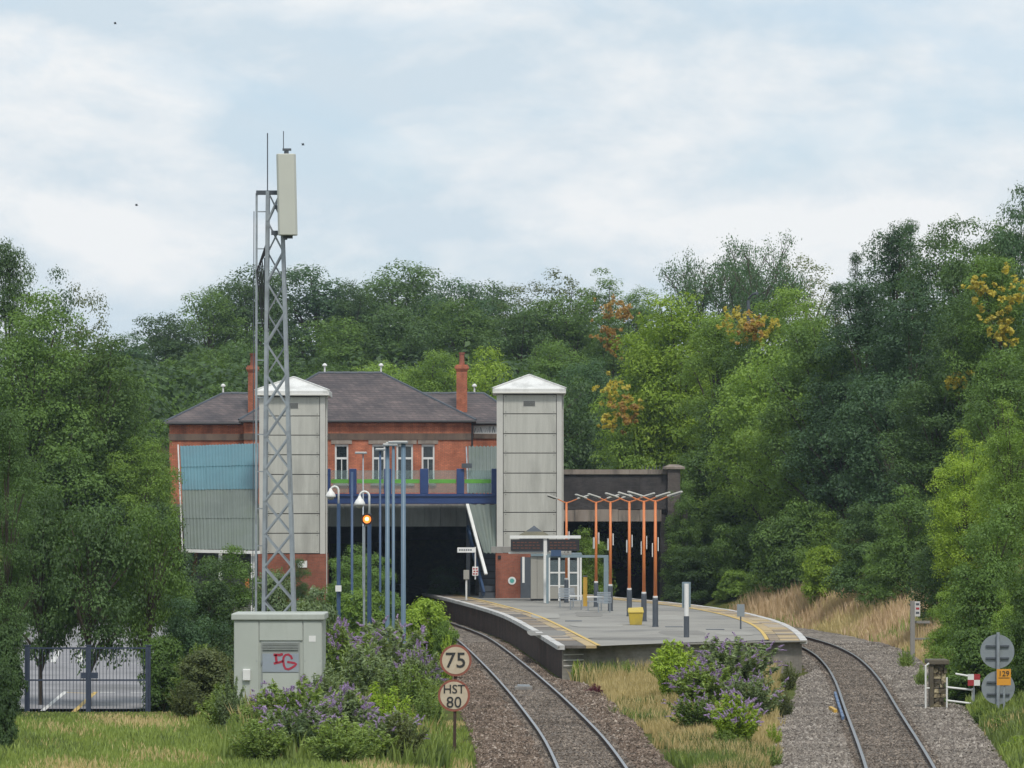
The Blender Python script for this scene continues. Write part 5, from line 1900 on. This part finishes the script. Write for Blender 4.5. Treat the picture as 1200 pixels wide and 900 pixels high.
def plant(kind, x, ytop, hw, D, colour, label, cat='tree', name=None, group=None, base=None, patch=None, flowers=purple, sink=.1):
    """a tree or shrub: x centre, top row and half width as seen in the photo, D metres away, standing on the ground there"""
    global n_plants
    n_plants += 1
    r = random.Random(n_plants * 7 + 3)
    X_ = (x - 600) * D / FPX
    z0 = (float(zt(X_, D)) if base is None else base) - sink
    ztop = zr(ytop, D)
    h = max(.5, ztop - z0)
    w = 2 * hw * D / FPX * (1.22 if cat == 'tree' and kind != 'sparse' else 1.08)
    pr_ = PROTO[kind]
    if isinstance(pr_, list):
        pr_ = min(pr_, key=lambda q_: abs(math.log(q_[0] / (h / w))))[1:]
    t = root(name or {'tree': 'tree', 'shrub': 'shrub'}.get(cat, cat.replace(' ', '_')), label, cat, (X_, D, z0), group=group)
    t.scale = (w, w, h)
    t.rotation_euler = (0, 0, r.random() * 6.283)

    def part(nm, me, mt):
        o = bpy.data.objects.new(nm, me)
        if not me.materials:
            me.materials.append(mt)
        COL.objects.link(o)
        o.parent = t
        o.material_slots[0].link = 'OBJECT'
        o.material_slots[0].material = mt
        return o
    woody = cat == 'tree'
    part('crown' if woody else 'foliage', pr_[0], LEAF[colour])
    part('trunk' if woody else 'stems', pr_[1], bark if woody else stem_mat)
    if len(pr_) > 2 and pr_[2] and flowers:
        o = part('flower_spikes', pr_[2], flowers)
        o['kind'] = 'stuff'
    if patch:      # sprays of turned leaves: (dx, dz in photo pixels from centre-top, radius px, colour)
        for (px, py, rp, pc) in patch:
            rr = np.random.default_rng(n_plants * 31 + px)
            n = 380
            c0 = np.array([(px - 600) * D / FPX - X_, -w * .40, zr(py, D) - z0])
            k = 26
            sub = c0 + rr.normal(0, .95, (k, 3)) * rp * D / FPX
            c = sub[rr.integers(0, k, n)] + unit(rr, n) * (rr.random(n) ** .5 * rp * .34 * D / FPX)[:, None]
            v = quads(c, rr.normal(0, .5, (n, 3)) + (0, -.4, .6), .24, r=rr)
            ca, sa = math.cos(-t.rotation_euler.z), math.sin(-t.rotation_euler.z)
            v = np.stack([v[:, 0] * ca - v[:, 1] * sa, v[:, 0] * sa + v[:, 1] * ca, v[:, 2]], -1) / np.array([w, w, h])
            o = put('turned_leaves', quad_mesh('turned_leaves', v), LEAF[pc], t)
            o['label'] = 'spray of leaves turned ' + ('orange' if pc == 'autumn' else 'yellow')
    return t


# --- wood on the hill behind the station (a mass far back, then the crowns one can tell apart)
HW = 'trees of the wood behind the station'
for a in [
    ('tall', 148, 392, 34, 372, 'deep', 'dark tree at the left end of the wooded skyline, lowest there'),
    ('broad', 196, 368, 46, 380, 'dark', 'round dark tree rising left of the mast on the skyline'),
    ('tall2', 246, 338, 42, 390, 'mid', 'mid green tree on the skyline halfway between the left gap and the mast'),
    ('broad2', 292, 314, 50, 395, 'dark', 'dark tree directly behind the lattice of the mast'),
    ('broad', 372, 312, 62, 400, 'deep', 'broad dark crown on the skyline right of the mast'),
    ('tall', 412, 330, 30, 396, 'dark', 'small dark crown in the notch right of the broad dark crown'),
    ('broad2', 468, 309, 56, 400, 'dark', 'highest dark rounded crown in the middle of the skyline'),
    ('broad', 520, 328, 46, 396, 'deep', 'dark crown sloping right from the highest middle crown'),
    ('broad2', 572, 332, 44, 405, 'dark', 'low dark crown on the skyline left of the pale fine crowns'),
    ('loose', 620, 330, 40, 402, 'olive', 'thin crowned tree on the skyline above the right chimney'),
    ('loose', 664, 316, 46, 400, 'olive', 'olive fine leaved crown on the skyline above the right lift tower'),
    ('tall2', 712, 316, 42, 398, 'mid', 'fine leaved crown on the skyline just right of the right lift tower'),
    ('tall', 748, 338, 30, 396, 'mid', 'small crown on the skyline beside the open branched tree'),
    ('broad', 168, 440, 52, 330, 'mid', 'leafy mid green tree above the left end of the station roof'),
    ('broad2', 236, 410, 56, 340, 'mid', 'wide mid green tree left of the mast below the skyline'),
    ('tall', 306, 385, 46, 345, 'dark', 'dark tree behind the left chimney'),
    ('broad', 400, 372, 55, 350, 'mid', 'mid green tree below the skyline right of the mast'),
    ('broad2', 468, 362, 52, 350, 'dark', 'dark leafy tree behind the middle of the station roof'),
    ('broad', 545, 350, 56, 355, 'mid', 'green tree behind the right slope of the main roof'),
    ('tall2', 610, 356, 50, 350, 'dark', 'dark tree behind and above the right lift tower'),
    ('broad', 672, 348, 56, 352, 'mid', 'mid green tree behind the right lift tower roof'),
    ('broad2', 452, 425, 46, 305, 'light', 'light green tree just above the ridge of the main roof'),
    ('broad', 505, 412, 40, 300, 'light', 'light green tree left of the right chimney'),
    ('dome', 565, 408, 44, 296, 'lime', 'bright green low tree right of the right chimney'),
    ('broad2', 380, 425, 45, 310, 'mid', 'mid green tree rising above the ridge beside the left lift tower'),
    ('dome', 258, 452, 45, 290, 'mid', 'bushy tree behind the left wing roof'),
    ('tall', 648, 400, 42, 300, 'mid', 'mid green tree touching the right side of the right tower roof'),
    ('tall2', 690, 420, 42, 285, 'deep', 'dark blue green tree in the gap right of the right lift tower'),
    ('dome', 640, 440, 60, 280, 'dark', 'dark tree low behind the right lift tower'),
]:
    plant(*a, group=HW)
plant('tall2', 718, 372, 36, 330, 'mid', 'tree with an orange patch high on its left, right of the lift tower', group=HW,
      patch=[(716, 362, 9, 'autumn'), (730, 372, 8, 'autumn'), (708, 392, 8, 'autumn'), (720, 408, 7, 'autumn')])
plant('sparse', 858, 264, 112, 330, 'deep', 'open branched tree with thin leaves standing up on the skyline')
plant('loose', 945, 300, 50, 335, 'olive', 'thin low tree on the skyline right of the open branched tree', group=HW)
lp_ = root('lamp_standard', 'dark street lamp standing among the trees on the bank', 'street lamp', (pix(877, 0, 262)[0], 262, 5))
D = 262
MB().tube([(lp_.location.x, D, 4), (lp_.location.x, D, zr(352, D))], [.12, .1], 8).build('post', slate_grey, lp_)
MB().tube([(lp_.location.x, D, zr(350, D)), (lp_.location.x + .25, D - .3, zr(345, D)), (lp_.location.x + .5, D - .7, zr(344.5, D))], [.06, .06, .1], 8).build('lamp_head', slate_grey, lp_)

# --- trees on the right bank
BW = 'trees on the right bank'
for a in [
    ('broad', 795, 346, 66, 264, 'lime', 'bright yellow green tree right of the lift tower, lit on top', [(733, 478, 8, 'yellow'), (716, 462, 9, 'yellow')]),
    ('dome', 742, 440, 50, 258, 'light', 'light green low tree above the bridge parapet', [(728, 486, 9, 'autumn'), (710, 494, 6, 'yellow')]),
    ('dome2', 770, 408, 42, 260, 'lime', 'yellow green tree with layered boughs above the bridge pilaster', None),
    ('tall', 842, 372, 44, 250, 'light', 'green tree right of the bright yellow green tree', [(858, 380, 10, 'yellow'), (872, 392, 8, 'yellow')]),
    ('tall2', 890, 356, 46, 252, 'mid', 'tree behind the street lamp with a yellow patch near its top', [(892, 386, 9, 'yellow'), (878, 388, 7, 'autumn')]),
    ('broad2', 932, 338, 50, 252, 'light', 'light green rounded tree right of the street lamp', None),
    ('dome', 806, 490, 46, 246, 'lime', 'yellow green shrubby tree at the right end of the parapet', None),
    ('cone', 1003, 296, 30, 240, 'deep', 'dark narrow spire topped conifer on the skyline', None),
    ('cone', 980, 332, 36, 242, 'deep', 'dark conifer left of the narrow spire', None),
    ('tall', 1046, 266, 44, 236, 'deep', 'tall dark tree with feathery top on the right skyline', None),
    ('cone', 1066, 258, 40, 232, 'deep', 'feathery conifer tip on the right skyline beside the tall dark tree', None),
    ('broad2', 1106, 258, 50, 230, 'dark', 'dark rounded crown on the right skyline', None),
    ('broad', 1150, 260, 50, 226, 'dark', 'dark rounded crown second from the right edge on the skyline', None),
    ('broad2', 1196, 218, 40, 212, 'deep', 'highest dark crown at the right edge of the photo', None),
    ('tall', 1172, 300, 46, 206, 'mid', 'mid green crown right below the highest crown at the right edge', [(1143, 342, 8, 'yellow'), (1168, 372, 10, 'yellow'), (1191, 345, 13, 'yellow'), (1172, 388, 8, 'yellow')]),
    ('tall', 1016, 330, 50, 226, 'deep', 'dark blue green tree in the middle of the right bank', None),
    ('tall2', 1066, 305, 58, 222, 'deep', 'large dark tree below the feathery tops', None),
    ('broad', 962, 372, 56, 230, 'mid', 'mid green tree left of the large dark bank tree', None),
    ('broad2', 900, 405, 58, 238, 'light', 'leafy tree halfway up the bank below the street lamp', None),
    ('tall', 1130, 350, 52, 208, 'dark', 'dark green tree near the right edge with a yellow spray', [(1115, 446, 8, 'yellow')]),
    ('dome', 856, 450, 52, 240, 'mid', 'rounded tree above the right opening of the bridge', None),
    ('dome', 800, 564, 22, 242, 'mid', 'dark ivy covered tree beside the right bridge pier', None),
    ('dome', 872, 520, 52, 232, 'light', 'light green bushy tree low on the bank right of the bridge', None),
    ('broad2', 930, 470, 58, 232, 'light', 'light green broad tree in the middle of the bank slope', None),
    ('tall', 990, 440, 54, 222, 'deep', 'dark tree low on the bank above the russet grass', None),
    ('broad', 1046, 440, 56, 212, 'deep', 'dark broad tree above the middle of the right track bend', None),
    ('tall2', 1098, 420, 54, 200, 'dark', 'dark tree right of the bank centre', None),
    ('tall', 1176, 410, 54, 190, 'mid', 'green tree at the right edge halfway up', None),
]:
    a = list(a)
    a[4] = up_bank(a[1], a[4], 6.0) if a[1] != 800 or a[2] != 564 else 238.2
    plant(*a[:7], group=BW, patch=a[7])
for a, off in [
    (('dome2', 812, 640, 30, 234, 'dark', 'dark shrub at the foot of the bridge pilaster'), 0.6),
    (('dome', 872, 612, 44, 222, 'mid', 'mid green bush low on the bank left of the russet grass'), 3.4),
    (('dome2', 930, 588, 46, 215, 'mid', 'round green bush above the russet grass'), 3.2),
    (('dome', 980, 600, 42, 205, 'light', 'light green bush in front of the dark bank trees'), 3.2),
    (('shrub', 966, 640, 24, 200, 'lime', 'small bright green bush in the russet grass'), 1.8),
    (('dome2', 1024, 590, 46, 200, 'dark', 'dark bush above the russet grass'), 3.0),
    (('dome', 1064, 570, 46, 190, 'mid', 'mid green bush behind the marker post'), 3.0),
    (('dome2', 1030, 650, 26, 190, 'mid', 'low bush just left of the marker post'), 2.2),
    (('dome', 1112, 590, 46, 160, 'dark', 'dark leafy bush between the fence panel and the grey signs'), 2.0),
    (('willow', 1132, 505, 46, 150, 'lime', 'bright drooping tree right of the dark bank trees'), 2.5),
    (('willow', 1186, 470, 44, 140, 'light', 'bright green drooping tree at the right edge'), 3.0),
    (('dome', 1165, 590, 52, 134, 'mid', 'large leafy bush above the grey round signs'), 1.5),
    (('dome2', 1112, 690, 30, 138, 'light', 'light green bush behind the mossy stone refuge'), 0.2),
    (('shrub', 1150, 735, 32, 127, 'mid', 'green bush behind the chequer board'), 0.2),
    (('dome2', 1192, 690, 32, 124, 'light', 'bush at the right edge beside the grey signs'), 0.5),
    (('shrub2', 1120, 785, 18, 127, 'mid', 'small bush behind the white handrail'), -1),
    (('shrub', 896, 662, 22, 222, 'light', 'small light bush at the left end of the russet grass'), 2.5),
    (('shrub', 820, 668, 24, 232, 'mid', 'small green bush against the platform edge near the white post'), 2.0),
    (('shrub2', 858, 668, 22, 226, 'light', 'small light bush beyond the platform edge behind the small grey sign'), 2.2),
    (('dome2', 1205, 640, 38, 118, 'mid', 'overhanging bush at the far right edge of the photo'), 0.5),
]:
    a = list(a)
    a[4] = up_bank(a[1], a[4], off)
    plant(*a, cat='shrub', group='bushes on the right bank')

# --- left side
LW = 'trees on the left by the car park'
for a in [
    ('tall', 12, 284, 36, 226, 'dark', 'tall dark tree at the left edge breaking the skyline'),
    ('tall2', 62, 318, 40, 228, 'deep', 'dark tree second from the left edge on the skyline'),
    ('loose', 100, 334, 40, 224, 'olive', 'tree with thin upright shoots on the left skyline'),
    ('broad2', 40, 345, 62, 218, 'mid', 'large mid green tree filling the left edge'),
    ('broad', 112, 392, 56, 219, 'mid', 'large mid green tree right of the left edge tree'),
    ('tall2', 156, 445, 44, 222, 'mid', 'green tree left of the station gable'),
    ('broad', 166, 515, 38, 216, 'light', 'light green tree in front of the station left wing'),
    ('tall', 8, 480, 36, 117, 'dark', 'dark near tree at the left edge in front of the gates'),
    ('broad', 70, 500, 58, 215, 'mid', 'mid green tree above the gates at the far side of the car park'),
    ('dome', 132, 570, 48, 214.6, 'dark', 'dark low tree above the right gate leaf at the far side of the car park'),
    ('dome2', 60, 610, 50, 214.8, 'dark', 'dark low tree at the far side of the car park behind the left gate leaf'),
    ('dome', 186, 590, 36, 210, 'dark', 'dark tree right of the gates in front of the stair canopy'),
    ('open', 104, 590, 52, 123, 'dark', 'dark tree with its trunk behind the meeting of the gates'),
    ('open', 174, 590, 40, 124.5, 'mid', 'leafy tree with its trunk behind the right gate post'),
    ('open', 48, 570, 48, 124, 'dark', 'mid green tree hanging over the left gate leaf'),
]:
    plant(*a, group=LW)
for a in [
    ('shrub', 8, 730, 22, 116, 'dark', 'dark bush at the left edge beside the gate post', None),
    ('dome2', 238, 655, 46, 134, 'dark', 'dark bush left of the cabin under the stair canopy', None),
    ('dome', 270, 640, 38, 150, 'mid', 'leafy bush in front of the stair canopy posts', None),
    ('shrub', 192, 745, 26, 121, 'mid', 'bush at the right gate post', None),
    ('dome2', 225, 700, 40, 123, 'deep', 'dark blue green bush between the gates and the cabin', None),
    ('dome', 346, 655, 20, 190, 'dark', 'climbing bush against the left lift tower brick base', None),
    ('shrub', 320, 668, 28, 160, 'grey', 'silvery bush behind the mast foot', None),
    ('shrub2', 372, 690, 30, 150, 'grey', 'pale leaved bush behind the cabin roof', None),
    ('dome', 410, 640, 34, 205, 'mid', 'green bush under the concrete edge beam left of the blue columns', None),
    ('dome2', 440, 650, 32, 200, 'mid', 'green bush between the blue columns under the bridge', None),
    ('shrub', 428, 690, 30, 175, 'light', 'light bush at the foot of the two crooked lamps', None),
    ('shrub', 498, 702, 30, 152, 'lime', 'bright green bush beside the track right of the thick blue column', None),
    ('shrub2', 520, 728, 16, 148, 'light', 'small bright bush leaning towards the left track', None),
    ('dome2', 520, 664, 22, 236, 'dark', 'dim bush in the mouth of the left bridge opening', None),
    ('dome', 690, 620, 30, 236.5, 'light', 'green bush growing in the left side of the right bridge opening', None),
    ('shrub2', 4, 770, 14, 100, 'dark', 'near dark bush at the very left edge', None),
    ('shrub', 243, 760, 36, 117, 'olive', 'brownish bush against the left side of the cabin', None),
]:
    plant(*a[:7], cat='shrub', base=a[7], group='bushes on the left')
for a in [
    ('buddleia', 400, 715, 56, 130, 'weed', 'purple flowering buddleia right of the cabin roof'),
    ('buddleia2', 452, 706, 54, 138, 'silver', 'purple flowering buddleia in front of the blue columns'),
    ('buddleia', 492, 742, 36, 126, 'silver', 'purple flowering buddleia beside the 75 sign'),
    ('buddleia2', 348, 778, 52, 103, 'weed', 'buddleia with few flowers below the cabin door'),
    ('buddleia', 402, 792, 54, 98, 'silver', 'near buddleia with lilac spikes at the bottom of the photo'),
    ('buddleia2', 456, 818, 42, 96.5, 'silver', 'small lilac flowered buddleia left of the sign post foot'),
]:
    plant(*a, cat='buddleia', group='buddleias on the left verge')
for a in [
    ('forb', 430, 742, 60, 116, 'silver', 'tall green weeds in front of the buddleias'),
    ('forb', 478, 765, 48, 111, 'weed', 'bright green weeds left of the HST sign'),
    ('forb2', 385, 762, 50, 109, 'silver', 'silvery weeds beside the cabin'),
    ('forb2', 445, 788, 54, 104, 'lime', 'yellow green weeds below the buddleias'),
    ('forb', 500, 798, 26, 108, 'weed', 'dark weeds touching the HST sign'),
    ('forb2', 300, 806, 40, 105, 'weed', 'brownish weeds at the cabin foot'),
    ('forb2', 338, 832, 46, 99, 'weed', 'green weeds at the bottom below the cabin'),
    ('forb', 425, 838, 48, 95.5, 'weed', 'green weeds at the bottom edge left of the sign post'),
    ('forb2', 258, 790, 36, 110, 'weed', 'dry weeds left of the cabin foot'),
    ('forb', 232, 742, 34, 119, 'weed', 'light weeds between the gate post and the cabin'),
    ('forb2', 270, 778, 24, 109.5, 'silver', 'silvery weeds crowding the left side of the cabin'),
    ('forb', 215, 790, 26, 114, 'olive', 'dry tall weeds in front of the bush beside the gates'),
    ('buddleia2', 350, 806, 50, 96.5, 'silver', 'silvery tall weed bush at the bottom below the graffiti'),
    ('forb2', 398, 826, 54, 94, 'weed', 'bright weeds at the bottom edge of the photo below the buddleias'),
    ('forb', 470, 822, 36, 96, 'olive', 'dry weeds between the bottom buddleias and the sign post'),
    ('forb', 306, 834, 46, 95, 'weed', 'green weeds at the bottom edge left of the buddleias'),
    ('forb', 525, 735, 14, 145, 'lime', 'bright weeds at the edge of the left ballast'),
]:
    plant(*a, cat='weed', name='weed_clump', group='weed clumps on the left verge')
for a in [
    ('buddleia', 790, 736, 40, 127, 'lime', 'green buddleia in front of the platform end left of the purple ones', None),
    ('buddleia2', 856, 730, 58, 134, 'silver', 'purple flowering buddleia in front of the white post', purple),
    ('buddleia', 826, 764, 52, 121, 'weed', 'purple flowering buddleia in the middle of the clump between the tracks', purple),
    ('buddleia2', 882, 772, 38, 117, 'silver', 'purple flowering buddleia at the right side of the clump between the tracks', purple),
    ('buddleia', 860, 800, 42, 102.5, 'lime', 'bright green buddleia nearest the camera between the tracks', purple),
    ('buddleia2', 818, 800, 36, 109, 'weed', 'small purple buddleia in the dry grass between the tracks', purple),
]:
    plant(*a[:7], cat='buddleia', group='buddleias between the tracks', flowers=a[7])
for a in [
    ('forb', 782, 750, 24, 140, 'lime', 'bright weeds in front of the platform end wall', LEAF['lime']),
    ('forb2', 676, 768, 9, 146, 'lime', 'small bright weed at the left corner of the platform end', None),
    ('forb2', 735, 768, 12, 144, 'weed', 'pale weed in the middle of the platform end wall left of the buddleias', None),
    ('forb', 925, 770, 14, 140, 'olive', 'dry weed at the right corner of the platform end wall', None),
    ('forb2', 707, 772, 9, 146, 'weed', 'small weed against the platform end wall', None),
    ('forb2', 906, 842, 14, 106, 'lime', 'yellow green weed at the edge of the grey ballast', None),
    ('forb', 850, 850, 24, 101, 'weed', 'low weeds in front of the nearest buddleia', None),
    ('forb2', 905, 868, 16, 97, 'weed', 'low weed near the bottom beside the grey ballast', None),
    ('forb2', 920, 800, 14, 120, 'olive', 'dry weed at the right edge of the clump between the tracks', None),
    ('forb2', 697, 797, 15, 135, 'magenta', 'magenta coloured weed in the brown ballast', None),
    ('forb', 1180, 835, 26, 110, 'weed', 'green weeds below the grey signs', None),
    ('forb2', 1150, 822, 18, 116, 'weed', 'light weeds at the foot of the chequer board', None),
    ('forb', 1195, 865, 22, 101, 'lime', 'bright weeds in the lower right corner', None),
    ('forb2', 1062, 752, 14, 156, 'weed', 'weeds at the edge of the right ballast below the marker post', None),
    ('forb2', 1080, 772, 12, 140, 'weed', 'weeds left of the mossy stone refuge', None),
]:
    plant(*a[:7], cat='weed', name='weed_clump', group='weed clumps beside the tracks', flowers=None)



# far-off wood filling the hill behind the single crowns
r_ = np.random.default_rng(77)
cen, nor = [], []
for i in range(900):
    D = r_.uniform(300, 425)
    X_ = r_.uniform(-42, 62)
    z0 = float(zt(X_, D))
    rad = r_.uniform(2.0, 3.4)
    c = np.array([X_, D, z0 + r_.uniform(1.0, 7.0)])
    d = unit(r_, 80)
    d[:, 2] = np.abs(d[:, 2])
    cen.append(c + d * rad * r_.uniform(.6, 1, (80, 1)))
    nor.append(d + (0, 0, .4) + r_.normal(0, .4, d.shape))
v = quads(np.concatenate(cen), np.concatenate(nor), .55, .7, r=r_)
fw = put('far_wood', quad_mesh('far_wood', v), LEAF['dark'])
tag(fw, 'undergrowth of the far wood filling the hillside between the tree crowns', 'wood', kind='stuff')
# undergrowth on the right bank and behind the left trees
cen, nor = [], []
for i in range(1100):
    if i < 800:
        D = r_.uniform(120, 300)
        X_ = float(toe(D)) + 4.5 + r_.uniform(0, 26) ** 1.0
        if D < 232 and D > 150 and X_ < float(toe(D)) + 7:
            continue
    else:
        D = r_.uniform(150, 250)
        X_ = r_.uniform(-34, -21)
    z0 = float(zt(X_, D))
    rad = r_.uniform(.9, 1.7)
    c = np.array([X_, D, z0 + r_.uniform(.1, 1.6)])
    d = unit(r_, 70)
    d[:, 2] = np.abs(d[:, 2])
    cen.append(c + d * rad * r_.uniform(.6, 1, (70, 1)))
    nor.append(d + (0, 0, .4) + r_.normal(0, .4, d.shape))
v = quads(np.concatenate(cen), np.concatenate(nor), .36, .7, r=r_)
ug = put('undergrowth', quad_mesh('undergrowth', v), LEAF['dark'])
tag(ug, 'leafy undergrowth covering the banks below the trees', 'undergrowth', kind='stuff')


# --- grass
def blades(name, label, region, n, hgt, wid, mats, weights, seed, heads=0.0):
    """grass blades: bent triangles; region(r, n) gives X, D and a height factor"""
    r = np.random.default_rng(seed)
    X_, D_, hf = region(r, n)
    n = len(X_)
    Z_ = zt(X_, D_) - .03
    h = hgt * r.uniform(.45, 1.25, n) * hf
    a = r.random(n) * 6.283
    lean = r.uniform(.05, .45, n) * h
    la = r.random(n) * 6.283
    w = wid * r.uniform(.6, 1.3, n)
    dx, dy = np.cos(a) * w, np.sin(a) * w * .3
    lx, ly = np.cos(la) * lean, np.sin(la) * lean
    z = np.zeros(n)
    b0 = np.stack([X_ - dx, D_ - dy, Z_], -1)
    b1 = np.stack([X_ + dx, D_ + dy, Z_], -1)
    m1 = np.stack([X_ + dx * .8 + lx * .4, D_ + dy * .8 + ly * .4, Z_ + h * .6], -1)
    m0 = np.stack([X_ - dx * .8 + lx * .4, D_ - dy * .8 + ly * .4, Z_ + h * .6], -1)
    t = np.stack([X_ + lx, D_ + ly, Z_ + h], -1)
    v = np.stack([b0, b1, m1, m0, t], 1).reshape(-1, 3)
    k = np.arange(n) * 5
    f = np.stack([np.stack([k, k + 1, k + 2], -1), np.stack([k, k + 2, k + 3], -1), np.stack([k + 3, k + 2, k + 4], -1)], 1).reshape(-1, 3)
    patch = .5 + .5 * wob(X_ * 1.3, D_ * .55, 1.6)
    cum = np.cumsum(weights) / np.sum(weights)
    mi = np.searchsorted(cum, np.clip(patch * .75 + r.random(n) * .3 - .02, 0, .999))
    o = put(name, np_mesh(name, v, f, 3, np.repeat(mi, 3)), mats)
    return tag(o, label, 'grass', kind='stuff')


def reg_mid(r, n):
    D = 92 + 57 * r.random(n) ** 1.3
    lo, hi = CL(D) + 2.25 + .5 * wob(D * .9, D * .4), CR(D) - 2.75 + .4 * wob(D, D * .7)
    X = lo + (hi - lo) * r.random(n)
    return X, D, 1 + .9 * sst(139, 147, D)


blades('dry_grass', 'tall dry grass between the two tracks in front of the platform end', reg_mid, 56000, .36, .017, [straw, dark_blade, green_blade], [.66, .12, .22], 3)


def reg_left(r, n):
    D = 90 + 29.0 * r.random(n) ** 1.2
    hi = CL(D) - 2.55 + .4 * wob(D, D * .6)
    lo = -.125 * D - 2.0
    X = lo + (hi - lo) * r.random(n)
    path = (X < -9.3) & (D > 112)
    return X, D, np.where(path, .55, 1.0) * np.where(D > 117, .5, 1)


blades('verge_grass', 'rough green and straw grass on the left verge in front of the gates', reg_left, 56000, .21, .02, [straw, green_blade, dark_blade, straw], [.3, .34, .16, .2], 4)


def reg_bank(r, n):
    D = 150 + 78 * r.random(n)
    X = toe(D) - .1 + 7.5 * r.random(n) ** 1.15
    return X, D, .6 + .6 * sst(.2, 1.5, X - toe(D))


blades('russet_grass', 'tall russet seeding grass along the foot of the right bank', reg_bank, 42000, .7, .028, [straw, russet, green_blade], [.42, .36, .22], 5)


def reg_right(r, n):
    D = 84 + 66 * r.random(n)
    X = toe(D) + .1 + 5.0 * r.random(n)
    return X, D, np.ones(n)


blades('bank_grass', 'green grass and weeds along the right bank beside the grey signs', reg_right, 40000, .36, .03, [green_blade, dark_blade, straw], [.6, .3, .1], 6)


def reg_weeds(r, n):
    D = 150 + 55 * r.random(n)
    X = CL(D) - 2.6 - 8 * r.random(n)
    return X, D, np.ones(n)


blades('rough_weeds', 'rough weeds on the left side of the far track bend', reg_weeds, 20000, .6, .03, [green_blade, straw], [.7, .3], 8)


def reg_tall(r, n):
    D = 95 + 33 * r.random(n)
    X = -6.6 + 5.2 * r.random(n) ** .9 - .03 * (D - 95)
    return X, D, .6 + .5 * r.random(n) + .4 * sst(100, 118, D)


blades('tall_weeds', 'tall mixed weeds round the cabin foot and below the buddleias', reg_tall, 30000, .62, .03, [dark_blade, green_blade, straw, LEAF['grey']], [.25, .4, .15, .2], 9)

for (x, y, D, sp, lb) in ((135, 28, 300, .28, 'small dark bird high in the sky at the upper left'), (160, 241, 300, .26, 'small dark bird in the sky above the left trees'), (355, 170, 280, .24, 'small dark bird in the sky just right of the mast top')):
    c = Vector(pix(x, y, D))
    bt = root('bird', lb, 'bird', c, group='birds in the sky')
    MB().tube([c + Vector((-.1, 0, .0)), c + Vector((-.04, 0, .01)), c + Vector((.05, 0, .01)), c + Vector((.12, 0, .0))], [.008, .03, .03, .008], 8).build('body', slate_grey, bt, smooth=True)
    for sg_ in (-1, 1):
        MB().add([c + Vector((.06, 0, .03)), c + Vector((-.06, 0, .03)), c + Vector((-.1, sg_ * sp * .5, .1)), c + Vector((-.02, sg_ * sp, .06)), c + Vector((.07, sg_ * sp * .5, .12))], [(0, 1, 2, 4), (4, 2, 3)]).build('wing', slate_grey, bt)

# ------------------------------------------------------------------ the thin air haze
hz = MB().box(-3100, 3100, -500, 4100, -2.0, 40.0).build('haze', bpy.data.materials.new('haze_air'))
hm = hz.data.materials[0]
hm.use_nodes = True
hm.node_tree.nodes.clear()
ho = hm.node_tree.nodes.new('ShaderNodeOutputMaterial')
hv = hm.node_tree.nodes.new('ShaderNodeVolumePrincipled')
hv.inputs['Color'].default_value = (.66, .82, 1.0, 1)
hv.inputs['Density'].default_value = .00012
hm.node_tree.links.new(hv.outputs[0], ho.inputs['Volume'])
tag(hz, 'thin pale blue haze in the air over the whole place', 'haze', kind='stuff')
